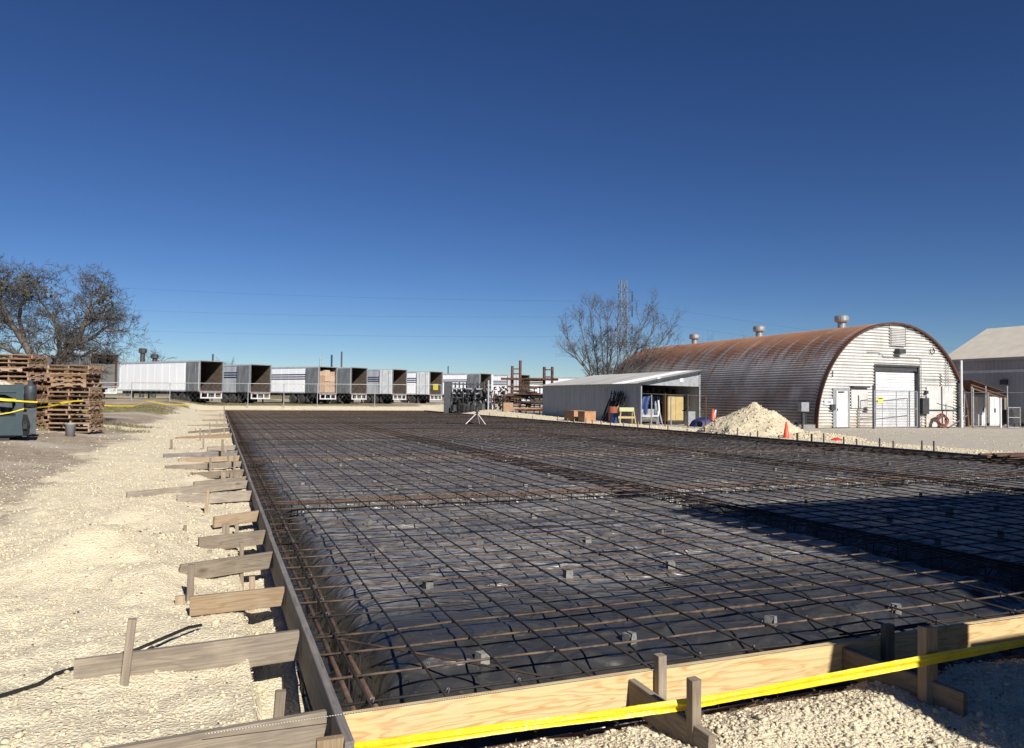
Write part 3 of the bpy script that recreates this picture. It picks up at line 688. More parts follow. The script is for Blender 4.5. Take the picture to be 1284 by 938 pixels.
# ------------------------------------------------------------------ right side: stubs, cones, pile
k = 0
side = [(614, 0), (633, 1), (650, 0), (668, 1), (700, 0), (712, 1), (720, 0), (735, 1), (743, 0), (754, 1), (766, 0), (782, 1), (800, 0), (815, 1), (838, 0), (862, 1), (884, 0), (911, 1), (925, 1), (941, 1), (950, 1), (977, 1), (1000, 0), (1018, 0), (1033, 1), (1058, 1), (1074, 1), (1103, 1), (1120, 1), (1156, 1), (1171, 1)]
ORD = ['first', 'second', 'third', 'fourth', 'fifth', 'sixth', 'seventh', 'eighth', 'ninth', 'tenth', 'eleventh', 'twelfth', 'thirteenth', 'fourteenth', 'fifteenth', 'sixteenth', 'seventeenth', 'eighteenth', 'nineteenth', 'twentieth', 'twenty-first', 'twenty-second', 'twenty-third', 'twenty-fourth', 'twenty-fifth', 'twenty-sixth', 'twenty-seventh', 'twenty-eighth', 'twenty-ninth', 'thirtieth', 'thirty-first']
for px, dark in side:
    # where the line of the right form crosses this sight line
    r = ray(px, hor(px)); uo = U1 + .28; f_ = r.x / r.y; v = uo * (CT - f_ * ST) / (ST + f_ * CT)
    p = S(uo, v, 0); hgt = rnd.uniform(.12, .32); z = hz(p.x, p.y)
    w = .05 if dark else .09
    b = MB(); b.bev(-.3, hgt + .1, -w / 2, w / 2, -.02, .02, .003)
    o = b.build('edge_stake', M['form_wood'] if dark else M['tan_wood'], None, (p.x, p.y, z), (0, R(-90), TH + rnd.uniform(-.1, .1)))
    tag(o, ('dark' if dark else 'pale') + ' short stake in gravel, %s from the back corner of the right form' % ORD[side.index((px, dark))], 'stake', 'stakes along the right form')
def cone(px, py, d, h, label, lying=False):
    p = D(px, py, d); t = thing('traffic_cone', label, 'traffic cone', p, .3, 'orange traffic cones')
    b = MB(); b.sm = True; b.lathe([(h * .2, .03), (h * .19, .05), (h * .045, h), (h * .03, h)], 16); b.build('cone_body', M['orange'], t)
    b = MB(); b.box(-h * .26, h * .26, -h * .26, h * .26, 0, .035); b.build('base', M['orange'], t)
    if lying: t.rotation_euler = (R(80), 0, 1.2)
    return t
cone(894, 526.5, 42, .62, 'small far orange cone left of the gravel pile')
cone(986, 549, 29, .63, 'tall orange cone in front of the gravel pile')
b = MB(); b.sm = True; n_ = 9; vs_ = []
for i in range(n_):
    for j in range(n_):
        x, y = (i / (n_ - 1) - .5) * .6, (j / (n_ - 1) - .5) * .36; e = max(0, 1 - (x / .3) ** 2 - (y / .18) ** 2)
        vs_.append((x, y, .09 * e + .05 * float(vn(x * 9, y * 9, 5)) * e))
b.add(vs_, gridfaces(n_, n_).tolist()); p = D(1049, 554, 27.5)
tag(b.build('red_rag', M['red'], None, (p.x, p.y, hz(p.x, p.y) - .01), (0, 0, .3)), 'crumpled red rag lying on gravel beyond the right form', 'rag')
def pile(px, d, hx, hy, h, label, seed, skew=0):
    c = D(px, hor(px), d); n = 90; g = np.linspace(-1, 1, n); X, Y = np.meshgrid(g, g, indexing='ij')
    r = np.hypot(X + skew * .2 * (1 - np.abs(X)), Y); w = (fbm(X * 2.2 + seed, Y * 2.2, seed) - .5)
    z = h * np.clip(1 - (r + w * .35), 0, 1) ** 1.02 ; z = np.minimum(z, h * .86 + z * .1) + (fbm(X * 9, Y * 9, seed + 3, 3) - .5) * .10 * np.clip(z / h * 4, 0, 1)
    x = c.x + X * hx * CT - Y * hy * ST; y = c.y + X * hx * ST + Y * hy * CT
    zz = H(x, y, False) - .04 + z
    m = npmesh('gravel_pile', np.stack([x - c.x, y - c.y, zz], -1).reshape(-1, 3), gridfaces(n, n), M['pile_stone'], False)
    t = thing('gravel_pile', label, 'gravel pile', (c.x, c.y, 0)); o = bpy.data.objects.new('heap', m); link(o, t)
    k = rng.integers(0, n * n, 2600); P = np.stack([x - c.x, y - c.y, zz], -1).reshape(-1, 3)[k]; keep = z.ravel()[k] > .03; P = P[keep]
    V, Fc = stones(P, .015 + .05 * rng.random(len(P)) ** 3); o = bpy.data.objects.new('stones', npmesh('stones', V, Fc, M['pile_stone'], k=3)); link(o, t); tag(o, kind='stuff')
pile(950, 32.5, 2.75, 2.2, 1.5, 'tall cream gravel pile beyond the right form beside the cone', 7, .4)
pile(1025, 31.0, 2.5, 1.4, .34, 'low spread of cream gravel trailing right from the tall pile', 17)
pile(360, 69.5, 2.8, 1.2, .62, 'low grey heap of rubble by the far back form', 27)
t = thing('rusty_rod_stack', 'stack of rusty rods and boards on the gravel at the far right edge', 'steel stack', D(1290, 575, 19.8), TH)
for i in range(14):
    b = MB(); y = (i % 7) * .1 - .3 + rnd.uniform(-.03, .03); z = .03 + (i // 7) * .06; L = rnd.uniform(.9, 1.5)
    b.bev(-L, L, y - .035, y + .035, z, z + .045, .006); b.build('rod', M['rust_steel'] if i % 3 else M['thick_bar'], t, None, (0, 0, rnd.uniform(-.05, .05)))

# ------------------------------------------------------------------ trailers
TROT = R(58)
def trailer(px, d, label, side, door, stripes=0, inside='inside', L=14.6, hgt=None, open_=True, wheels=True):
    gp = D(px, hor(px), d); gz_ = hz(gp.x, gp.y); t = thing('semi_trailer', label, 'trailer', (gp.x, gp.y, gz_), TROT, 'trailers parked in a row behind the slab')
    Wd, zf, zt, th = 2.6, 1.18, 4.1 + rnd.uniform(-.07, .07), .06
    b = MB(); b.box(0, th, 0, L, zf, zt); o = b.build('side_wall', M[side], t)
    for k in range(1, 12):                      # raised side posts
        r_ = MB(); r_.box(-.008, -.001, k * L / 12 - .04, k * L / 12 + .04, zf + .16, zt - .16); r_.build('post', M[side], o)
    r_ = MB(); r_.box(-.03, .0, 0, L, zf, zf + .15); r_.build('bottom_rail', M['trailer_grey'], o)
    r_ = MB(); r_.box(-.03, .0, 0, L, zt - .13, zt + .01); r_.build('top_rail', M['trailer_grey'], o)
    b = MB(); b.box(Wd - th, Wd, 0, L, zf, zt); b.build('side_wall', M[side], t)
    b = MB(); b.box(th, Wd - th, L - th, L, zf, zt); b.build('front_wall', M[side], t)
    b = MB(); b.box(0, Wd, 0, L, zt + .002, zt + .05); b.build('roof', M['trailer_grey'], t)
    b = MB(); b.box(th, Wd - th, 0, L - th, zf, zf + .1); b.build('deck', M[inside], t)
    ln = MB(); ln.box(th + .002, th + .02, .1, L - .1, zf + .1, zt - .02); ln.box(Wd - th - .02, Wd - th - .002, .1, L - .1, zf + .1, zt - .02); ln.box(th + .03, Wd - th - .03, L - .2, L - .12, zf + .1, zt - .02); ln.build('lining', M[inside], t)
    fr = MB(); fr.box(-.015, .04, -.05, .06, zf - .05, zt + .06); fr.box(Wd - .09, Wd + .015, -.05, .06, zf - .05, zt + .06); fr.box(.04, Wd - .09, -.05, .06, zt - .02, zt + .06); fr.box(.04, Wd - .09, -.06, .06, zf - .16, zf + .06)
    fr.build('rear_frame', M['galv'], t)
    if open_:
        dm = MB(); dm.box(-.13, -.075, .06, 1.95, zf + .05, zt - .08); dr = dm.build('door', M[door], t)
        h_ = MB(); h_.tube([(-.15, .5, zf + .1), (-.15, .5, zt - .15)], .016, 5); h_.tube([(-.15, 1.5, zf + .1), (-.15, 1.5, zt - .15)], .016, 5); h_.build('lock_rod', M['galv'], dr)
        dm = MB(); dm.box(Wd + .075, Wd + .13, .06, 1.95, zf + .05, zt - .08); dm.build('door', M[door], t)
    else:
        dm = MB(); dm.box(.09, Wd / 2 - .01, -.02, .02, zf + .07, zt - .07); dm.box(Wd / 2 + .01, Wd - .09, -.02, .02, zf + .07, zt - .07); dm.build('door', M[door], t)
    for k in range(stripes):
        z = 3.18 - .24 * k; s_ = MB(); y1 = L - .3 if k < 2 else L * .72
        s_.box(-.034, -.020, 2.1, y1, z, z + .10); s_.build('stripe', M['blue_stripe'], t)
    c = MB(); c.box(.75, .85, .2, L - .4, zf - .28, zf - .005); c.box(Wd - .85, Wd - .75, .2, L - .4, zf - .28, zf - .005)
    for k in range(18): c.box(.85, Wd - .85, .4 + k * .78, .48 + k * .78, zf - .14, zf - .01)
    c.build('chassis', M['black_steel'], t)
    bm = MB(); bm.box(.1, Wd - .1, -.06, .04, .52, .64)
    for x in (.12, .85, Wd - .95, Wd - .22): bm.box(x, x + .1, -.05, .03, .64, zf - .16)
    bm.build('rear_bumper', M['white'], t)
    for x in (.2, Wd - .42): tl_ = MB(); tl_.box(x, x + .22, -.075, -.061, zf - .14, zf - .03); tl_.build('tail_light', M['red'], t)
    for y in (2.9, 4.25):
        for x, o_ in ((.02, 1), (Wd - .02, -1)):
            w = MB(); w.sm = False; w.lathe([(.30, 0), (.47, .02), (.51, .06), (.51, .5), (.47, .54), (.30, .54)], 20, (0, 0, 0), 'x')
            wo = w.build('wheel', M['rubber'], t, (x if o_ > 0 else x - .54, y, .51))
            r_ = MB(); r_.lathe([(.06, .05 if o_ > 0 else .46), (.27, .03 if o_ > 0 else .51), (.29, -.004 if o_ > 0 else .544), (.27, .06 if o_ > 0 else .48), (.05, .16 if o_ > 0 else .38)], 18, (0, 0, 0), 'x'); r_.build('rim', M['white'], wo)
        ax = MB(); ax.tube([(.2, y, .51), (Wd - .2, y, .51)], .07, 8); ax.build('axle', M['black_steel'], t)
    for x in (.06, Wd - .62):
        f_ = MB(); f_.box(x, x + .56, 1.98, 1.99, .2, .95); f_.build('mud_flap', M['rubber'], t)
    for x in (.35, Wd - .5):
        g = MB(); g.box(x, x + .13, L - 3.0, L - 2.86, .1, zf - .2); g.box(x - .08, x + .22, L - 3.08, L - 2.78, .02, .1); g.build('landing_leg', M['dark_steel'], t)
    return t
def cargo(t, boxes, base):
    names = base
    for (x0, x1, y0, y1, z0, z1, m, lb, nm, cat) in boxes:
        q = MB(); cx, cy = (x0 + x1) / 2, (y0 + y1) / 2; q.box(x0 - cx, x1 - cx, y0 - cy, y1 - cy, 0, z1 - z0)
        o = q.build(nm, M[m]); p = Matrix.Translation(t.location) @ Matrix.Rotation(TROT, 4, 'Z') @ Vector((cx, cy, 1.285 + z0)); o.location = p; o.rotation_euler = (0, 0, TROT); tag(o, lb, cat)
T0 = trailer(112, 66.5, 'dark open trailer behind the pallets loaded with pale grey crates', 'door_grey', 'door_grey')
cargo(T0, [(.15, 1.25, .3, 1.5, 0, 1.0, 'concrete', 'lower left pale grey crate in the open trailer behind the pallets', 'crate', 'crate'), (1.3, 2.45, .3, 1.5, 0, 1.0, 'concrete', 'lower right pale grey crate in the open trailer behind the pallets', 'crate', 'crate'),
           (.15, 1.25, .35, 1.5, 1.01, 1.95, 'concrete', 'upper left pale grey crate in the open trailer behind the pallets', 'crate', 'crate'), (1.3, 2.45, .32, 1.5, 1.01, 1.95, 'concrete', 'upper right pale grey crate in the open trailer behind the pallets', 'crate', 'crate')], 0)
trailer(250, 71.2, 'long plain white trailer nearest the bare tree with its rear open', 'trailer_white', 'door_grey')
trailer(313.5, 75.9, 'dull silver trailer with blue stripes and grey folded door beside the plain white one', 'trailer_grey', 'door_grey', 3)
T3 = trailer(400, 80.5, 'white trailer with three blue stripes, packed full of brown boxes', 'trailer_white', 'door_grey', 3)
bx = []
for i in range(3):
    for k, (z0, z1) in enumerate(((0, .62), (.63, 1.2), (1.21, 1.8), (1.81, 2.3 + .15 * (i == 1)))):
        bx.append((.1 + .8 * i, .88 + .8 * i, .12 + rnd.uniform(0, .12), 1.1, z0, z1, 'cardboard', '%s brown carton in the %s pile of the fully packed trailer' % (('lowest', 'second lowest', 'second highest', 'topmost')[k], ('left', 'middle', 'right')[i]), 'carton', 'carton'))
cargo(T3, bx, 0)
trailer(440, 84, 'narrow looking white striped trailer with a tall grey door, right of the packed one', 'trailer_white', 'door_grey', 2)
trailer(492, 88.9, 'silver striped trailer with a white door folded back against its side', 'trailer_grey', 'door_white', 3)
trailer(538.5, 92, 'bright white striped trailer with a white door and empty dark inside', 'trailer_white', 'door_white', 3)
T7 = trailer(602, 98, 'white striped trailer with a grey door rising behind the steel racks', 'trailer_white', 'door_grey', 2, inside='inside')
trailer(652, 103, 'white striped trailer partly hidden behind the tall pipe rack', 'trailer_white', 'door_white', 3)
trailer(752, 112, 'long white trailer farthest along the row behind the iron shed', 'trailer_white', 'door_white')
# a sign leaning inside the bright trailer's right neighbour
p = D(546, hor(546), 92.6)
b = MB(); b.box(-.36, .36, -.015, .015, 0, .75); o = b.build('yellow_sign', M['sign_yellow'], None, (p.x, p.y, 2.2), (0, 0, R(-30))); tag(o, 'yellow sign board inside the bright white striped trailer', 'sign')

# pipe stacks and vents standing behind the trailers
def pole(name, label, cat, px, y0, d, r, mat, cap=None, group=None, base=None):
    p = D(px, y0, d); g = hz(p.x, p.y) if base is None else base; b = MB(); b.tube([(0, 0, 0), (0, 0, p.z - g)], r, 8)
    if cap: b.lathe([(cap * .6, 0), (cap, .06), (cap, cap * 1.0), (cap * .8, cap * 1.25)], 10, (0, 0, p.z - g - .1))
    return tag(b.build(name, mat, None, (p.x, p.y, g)), label, cat, group)
pole('vent_stack', 'fat dark vent stack with a cap showing above the plain white trailer', 'vent', 179, 442, 96, .3, M['dark_steel'], .5)
pole('vent_stack', 'lower fat dark vent beside the taller one above the plain white trailer', 'vent', 194, 449, 96, .28, M['dark_steel'], .48)
pole('exhaust_pipe', 'thin dark pipe above the first open trailer', 'pipe', 267, 444, 100, .12, M['dark_steel'])
pole('exhaust_pipe', 'short pipe standing behind the trailer packed with boxes', 'pipe', 402, 449, 104, .12, M['galv'])
pole('exhaust_pipe', 'dark pipe standing just right of the packed trailer', 'pipe', 416, 445, 104, .13, M['blue_stripe'])
pole('exhaust_pipe', 'tallest dark pipe above the trailers right of the packed one', 'pipe', 428.5, 441, 104, .11, M['dark_steel'])
pole('exhaust_pipe', 'thin pole above the white trailer behind the racks', 'pipe', 562, 459, 118, .09, M['dark_steel'])

# pipe fence in front of the trailers
t = thing('wire_fence', 'thin grey pipe fence with slender posts running before the trailers', 'fence')
fp = [(100, 62), (165, 64), (213, 66.5), (311, 70.6), (356, 72), (398, 73.6), (470, 75.6), (553, 78)]
pts = []
for px, d in fp:
    p = D(px, hor(px), d); g = hz(p.x, p.y); z = D(px, 479.5 + (px - 100) * .007, d).z; b = MB(); b.tube([(p.x, p.y, g - .2), (p.x, p.y, z)], .035, 6); b.build('post', M['galv'], t); pts.append(Vector((p.x, p.y, z)))
for a, c in zip(pts[:-1], pts[1:]):
    b = MB(); b.tube([a, c], .03, 6); b.build('rail', M['galv'], t)
wm = MB()
for a, c in zip(pts[:-1], pts[1:]):
    L = (c - a).length; n = int(L / .42)
    for k in range(n):
        for s_ in (0, 1):
            e = a.lerp(c, k / n); f_ = a.lerp(c, min(1, (k + 3) / n)); z0, z1 = ((-1.6, -.02), (-.02, -1.6))[s_]
            wm.tube([e + Vector((0, 0, z0)), f_ + Vector((0, 0, z1))], .004, 3, False)
tag(wm.build('wire_mesh', M['galv'], t), kind='stuff')
pts = [D(x, y, d) for x, y, d in ((118, 507, 44), (140, 509, 45), (168, 509, 47), (186, 503, 50), (208, 507, 52), (240, 508, 56))]
ribbon(pts, .06, 'barrier_tape', 'sagging yellow tape along the dirt far off behind the pallets', 5, 6)

# ------------------------------------------------------------------ pallets
def make_pallet(label):
    t = thing('wooden_pallet', label, 'pallet', (0, 0, 0), 0, 'wooden pallets piled on the dirt')
    deck = MB(); deck.box(-.61, .61, -.045, .045, 0, .02); dm = deck.mesh('deck_board', M['pallet'])
    for k in range(7):
        o = bpy.data.objects.new('deck_board', dm); link(o, t); o.location = (0, -.46 + .153 * k, .112)
    for k in range(4):
        o = bpy.data.objects.new('deck_board', dm); link(o, t); o.location = (0, -.46 + .307 * k, 0)
    stg = MB()                                  # stringer with its two notches
    for x0, x1 in ((-.5, -.36), (-.12, .12), (.36, .5)): stg.box(-.02, .02, x0, x1, .0205, .1115)
    stg.box(-.0199, .0199, -.36, -.12, .065, .111); stg.box(-.0199, .0199, .12, .36, .065, .111)
    sm = stg.mesh('stringer', M['pallet'])
    for x in (-.585, 0, .585):
        o = bpy.data.objects.new('stringer', sm); link(o, t); o.location = (x, 0, 0)
    return t
num = ['lowest', 'second', 'third', 'fourth', 'fifth', 'sixth', 'seventh', 'eighth', 'ninth', 'tenth', 'eleventh', 'twelfth', 'thirteenth', 'fourteenth', 'fifteenth', 'sixteenth', 'seventeenth']
pal = None
def stack(px, d, n, rot, name, skip=()):
    global pal
    p = D(px, hor(px), d); g = hz(p.x, p.y) + .01
    for k in range(n):
        lb = ('%s wooden pallet %s' % (num[k] if k < n - 1 else 'topmost', name)) if k in (0, n - 1) else '%s wooden pallet from the ground %s' % (num[k], name)
        loc = (p.x + rnd.uniform(-.05, .05), p.y + rnd.uniform(-.05, .05), g + k * .1375); rz = R(rot) + rnd.uniform(-.07, .07) + (math.pi / 2 if rnd.random() < .25 else 0)
        if pal is None: pal = make_pallet(lb); pal.location = loc; pal.rotation_euler = (0, 0, rz)
        else: dup(pal, loc, rz, lb)
stack(96, 23.2, 15, 8, 'in the stack behind the bucket')
stack(60, 24.6, 14, 70, 'in the narrow middle stack')
stack(23, 23.5, 17, 4, 'in the tall stack behind the teal machine')
stack(-16, 25, 16, 8, 'in the stack at the far left edge')
bp = D(88, 546, 21.5)
t = thing('bucket', 'grey plastic bucket standing on the dirt before the pallet stack', 'bucket', (bp.x, bp.y, hz(bp.x, bp.y)))
b = MB(); b.sm = True; b.lathe([(.115, 0), (.145, .34), (.155, .345), (.155, .37), (.14, .372), (.112, .02)], 20); b.build('pail', M['bucket'], t)
b = MB(); b.tube([(.15 * math.cos(a), .15 * math.sin(a) * .3 - .12, .34 - .16 * math.sin(a)) for a in np.linspace(0, math.pi, 9)], .005, 5); b.build('handle', M['galv'], t)

# ------------------------------------------------------------------ teal machine at the left edge
d_ = 19.0; sc_ = d_ / F
def mx(px): return (px - CX) / F * d_
def mz(px, py): return D(px, py, d_).z
t = thing('flatbed_machine', 'dark teal steel machine with an open frame at the left edge, wrapped in yellow tape', 'machine', (0, 0, 0))
g = hz(mx(20), d_)
b = MB(); b.bev(mx(-70), mx(23), d_, d_ + 1.6, mz(10, 547), mz(10, 521), .03); b.build('lower_body', M['teal'], t)
b = MB(); b.bev(mx(-70), mx(22), d_ - .02, d_ + .14, mz(10, 493), mz(10, 482.5), .02); b.build('top_beam', M['teal'], t)
b = MB(); b.box(mx(21), mx(30.5), d_ - .03, d_ + .16, mz(20, 546), mz(20, 481)); b.build('corner_post', M['teal'], t)
b = MB(); b.box(mx(22), mx(30), d_ + 1.3, d_ + 1.5, mz(20, 546), mz(20, 481)); b.build('corner_post', M['teal'], t)
b = MB(); b.box(mx(30.5), mx(36), d_ + .0, d_ + 1.5, mz(30, 548), mz(30, 517)); b.bev(mx(35), mx(47.5), d_ + .05, d_ + .12, mz(30, 545), mz(30, 512), .01); b.build('end_panel', M['teal_grey'], t)
b = MB(); b.lathe([(.1, 0), (.17, .02), (.17, .52), (.15, .6), (.07, .62), (.07, .72)], 14, (mx(39), d_ + .35, mz(30, 512))); b.sm = True; b.build('cylinder', M['teal_grey'], t)
b = MB()
for k in range(5): b.tube([(mx(31 + k), d_ - .01, mz(30, 520)), (mx(30 + 2.2 * k), d_ - .06, mz(30, 530)), (mx(32 + k * 1.4), d_ - .02, mz(30, 546))], .018, 6)
b.box(mx(31), mx(36), d_ - .12, d_, mz(30, 538), mz(30, 532)); b.build('hydraulic_hoses', M['black_steel'], t)
b = MB(); b.box(mx(-60), mx(16), d_ + .3, d_ + .5, mz(10, 511), mz(10, 505))
for k in range(6): b.lathe([(.02, 0), (.14, .02), (.14, .22), (.05, .26)], 10, (mx(-40 + 10 * k), d_ + .5, mz(10, 520)))
b.build('inner_parts', M['teal_grey'], t)
b = MB(); b.box(mx(-70), mx(14), d_ + .1, d_ + 1.5, mz(10, 556), mz(10, 547.5)); b.build('underframe', M['black_steel'], t)
for px in (12, -35):
    for y in (.12, 1.3): b = MB(); b.box(mx(px - 5), mx(px + 5), d_ + y, d_ + y + .2, g - .05, mz(10, 555)); b.build('foot', M['teal_grey'], t)
b = MB(); b.lathe([(.4, 0), (.3, .06), (.14, .12), (.03, .14)], 10, (mx(-2), d_ + .7, mz(0, 483))); b.build('load', M['stone'], t)
b = MB(); b.box(mx(-70), mx(22), d_ + 1.45, d_ + 1.5, mz(10, 520), mz(10, 484)); b.build('back_panel', M['teal'], t)
MO = Vector((mx(23), d_, g)); MA = R(33)
for c_ in t.children:
    for v_ in c_.data.vertices: v_.co = Vector(((v_.co.x - MO.x) * .83, v_.co.y - MO.y, v_.co.z - MO.z))
t.location = MO; t.rotation_euler = (0, 0, MA)
mt = lambda x, y, o=-.06: MO + Matrix.Rotation(MA, 3, 'Z') @ Vector(((mx(x) - MO.x) * .83, o, mz(x, y) - MO.z))
ribbon([mt(-40, 497), mt(-5, 500), mt(10, 501.5), mt(21, 502)], .07, 'barrier_tape', 'bunched yellow tape through the opening of the teal machine', 8, 8)
pe = D(104, 502, 22.4); pe2 = D(70, 505, 22.9)
ribbon([mt(20, 502.5), mt(32, 503.5), mt(48, 504.3), D(75, 505, 21.6), pe], .035, 'barrier_tape', 'yellow tape from the machine post to the front pallet stack', 9, 8)
ribbon([mt(-40, 523), mt(-5, 520), mt(15, 517), mt(31, 513), D(60, 510, 21), D(90, 504, 22.35)], .035, 'barrier_tape', 'lower sagging yellow tape across the machine towards the pallets', 10, 8)

# ------------------------------------------------------------------ quonset building
QO = D(1022, hor(1022), 43.0); qz = -.15
q = thing('quonset_hut', 'rusty arched corrugated iron building with a white front wall and roll up door', 'building', (QO.x, QO.y, qz), TH)
QW, QR, QH, QL = 12.3, 6.15, 6.32, 26.0
def arch(ph, off=0): return QW / 2 - (QR + off) * math.cos(ph), (QH + off) * math.sin(ph)
na, per = 660, .18; ph = np.linspace(0, math.pi, na); arc = np.concatenate([[0], np.cumsum(np.hypot(np.diff(QR * np.cos(ph)), np.diff(QH * np.sin(ph))))])
ys = np.array([-.22] + list(np.arange(.8, QL, 1.7)) + [QL]); wav = .032 * np.sin(arc * 2 * math.pi / per)
Aph, Ays = np.meshgrid(np.arange(na), np.arange(len(ys)), indexing='ij')
lap = .010 * ((np.arange(len(ys)) % 2))[None, :]
rr = wav[:, None] + lap + .03 * (fbm(Aph * .012, Ays * .6, 141) - .5)
sx = QW / 2 - (QR + rr) * np.cos(ph)[:, None]; sz = (QH + rr) * np.sin(ph)[:, None]; sy = np.broadcast_to(ys[None, :], sx.shape)
me = npmesh('shell', np.stack([sx, sy, sz], -1).reshape(-1, 3), gridfaces(na, len(ys)), M['shell'], True)
uvl = me.uv_layers.new(name='UVMap'); li = np.zeros(len(me.loops), np.int32); me.loops.foreach_get('vertex_index', li)
uvv = np.stack([np.broadcast_to(ys[None, :], sx.shape).ravel(), np.broadcast_to(arc[:, None], sx.shape).ravel()], -1)[li]; uvl.data.foreach_set('uv', uvv.astype(np.float32).ravel())
link(bpy.data.objects.new('shell', me), q)
b = MB(); n = 60; vs_ = []
for i in range(n + 1):
    p_ = math.pi * i / n
    for off, y in ((-.05, -.21), (.045, -.24), (.045, .05), (-.05, .02)): x, z = arch(p_, off); vs_.append((x, y, max(z, -.1)))
b.add(vs_, [(i * 4 + k, i * 4 + (k + 1) % 4, i * 4 + 4 + (k + 1) % 4, i * 4 + 4 + k) for i in range(n) for k in range(4)]); b.build('rim', M['rust_steel'], q)
def face(px, py):                               # a sight line meets the front wall: local x, z
    r = ray(px, py); nrm = Vector((-ST, CT, 0)); k = (QO.x * nrm.x + QO.y * nrm.y) / (r.x * nrm.x + r.y * nrm.y)
    X, Y, Z = r.x * k, r.y * k, EYE + r.z * k
    return (X - QO.x) * CT + (Y - QO.y) * ST, Z - qz
RX0, RZ1 = face(1097, 460); RX1 = face(1150.5, 462)[0]
zs = np.arange(0, QH - .02, .0225); vs_, fs = [], []
def strip(xa, xb, cond):
    n0 = None
    for z in zs:
        if not cond(z): n0 = None; continue
        c_ = QR * math.sqrt(max(0, 1 - (z / QH) ** 2)); l, r = max(xa, QW / 2 - c_ + .03), min(xb, QW / 2 + c_ - .03)
        if r < l: n0 = None; continue
        y = .045 * math.sin(2 * math.pi * z / .18); k = len(vs_); vs_.extend([(l, y, z), (r, y, z)])
        if n0 is not None: fs.append((n0, n0 + 1, k + 1, k))
        n0 = k
strip(-9, RX0, lambda z: z <= RZ1 + .0225); strip(RX1, 99, lambda z: z <= RZ1 + .0225); strip(-9, 99, lambda z: z >= RZ1)
b = MB(); b.add(vs_, fs); b.sm = True; b.build('front_wall', M['face'], q)
b = MB(); vs_ = [(*arch(math.pi * i / 40, -.05), 0) for i in range(41)]; b.add([(x, QL - .1, z) for x, z, _ in vs_], [tuple(range(41))]); b.build('back_wall', M['face'], q)
def panel(name, x0y0, x1y1, mat, y=-.05, th=.04, par=None):
    x0, z1 = face(*x0y0); x1, z0 = face(*x1y1); b = MB(); b.box(x0, x1, y - th, y, max(z0, 0), z1); return b.build(name, mat, par or q)
def bar(par, name, mat, pts, r, y=-.06): b = MB(); b.tube([(face(*p)[0], y, face(*p)[1]) for p in pts], r, 6); return b.build(name, mat, par)
# roll-up door, set back
b = MB(); b.box(RX0 - .06, RX1 + .06, .24, .30, 0, RZ1); ro = b.build('roll_up_door', M['white'], q)
n = int((RZ1 - .2) / .16)
for k in range(n): b = MB(); b.box(RX0 + .02, RX1 - .02, .205, .239, .02 + k * .16, .15 + k * .16); b.build('slat', M['white'], ro)
b = MB(); b.box(RX0, RX1, .03, .238, RZ1 - .2, RZ1 + .05); b.box(RX0 - .08, RX0 - .001, -.06, .24, 0, RZ1 + .1); b.box(RX1 + .001, RX1 + .12, -.06, .24, 0, RZ1 + .1); b.box(RX0 - .08, RX1 + .12, -.075, .02, RZ1 + .05, RZ1 + .17); b.build('door_housing', M['dark_steel'], q)
panel('door_frame', (1043.5, 486), (1064.5, 536), M['galv'], -.03, .05); dd = panel('door', (1047, 490), (1061, 535.5), M['white'], -.082, .03)
bar(dd, 'handle', M['dark_steel'], [(1048.2, 512), (1048.2, 515)], .03, -.14); bar(dd, 'closer', M['dark_steel'], [(1049, 491.5), (1056, 491.5)], .04, -.14)
panel('door_light', (1040, 507), (1045, 514), M['dark_steel'], -.07, .1)
panel('hatch', (1066.5, 487), (1087, 512), M['face'], -.035, .03); panel('hatch_hood', (1066, 484), (1087, 486.5), M['dark_steel'], -.035, .22)
lv = panel('louver', (1115, 409), (1133.5, 435), M['face'], -.03, .02)
for k in range(11):
    b = MB(); x0, z1 = face(1115.5, 411); x1, z0 = face(1133, 434); z = z0 + (z1 - z0) * k / 10.5; b.box(x0, x1, -.12, -.052, z, z + .03, None); b.box(x0, x1, -.125, -.1, z + .03, z + .065); b.build('slat', M['face'], lv)
bar(lv, 'louver_edge', M['dark_steel'], [(1133.5, 410), (1133.5, 435)], .04, -.08)
lm = panel('lamp', (1121, 438), (1129, 444), M['dark_steel'], -.05, .35); bar(lm, 'arm', M['dark_steel'], [(1125, 437), (1125, 441)], .03, -.05)
bar(q, 'conduit', M['galv'], [(1086, 441.5), (1101, 442), (1107, 447), (1150, 448.5), (1154, 449), (1155, 535)], .022, -.06)
bar(q, 'conduit', M['galv'], [(1185, 452), (1185, 486)], .025, -.06); bar(q, 'conduit', M['galv'], [(1188, 452), (1188, 490)], .02, -.06)
bar(q, 'loop_pipe', M['dark_steel'], [(1168 + 2.6 * math.sin(a), 440.5 - 3.6 * math.cos(a)) for a in np.linspace(.3, 5.6, 12)], .03, -.07)
bar(q, 'bracket', M['dark_steel'], [(1043, 465), (1043, 473)], .03, -.07)
panel('service_panel', (1161, 484), (1194, 514), M['face'], -.032, .03); panel('track', (1159, 475.5), (1203, 477), M['galv'], -.04, .08)
panel('ledge', (1160, 513.5), (1197, 515), M['dark_steel'], -.03, .12); panel('lower_panel', (1160, 515.5), (1193, 536), M['face'], -.03, .06)
panel('electric_box', (1153, 499), (1161, 519), M['dark_steel'], -.04, .2); panel('meter', (1158, 490), (1161, 494), M['dark_steel'], -.04, .15)
sg = panel('notice_board', (1033, 500), (1045, 507.5), M['white'], -.035, .02)
for y in (502.5, 504.5): panel('notice_mark', (1036.5, y), (1041, y + 1), M['dark_steel'], -.056, .004, sg)
panel('door_jamb', (1199, 480), (1203, 536), M['dark_steel'], -.04, .12)
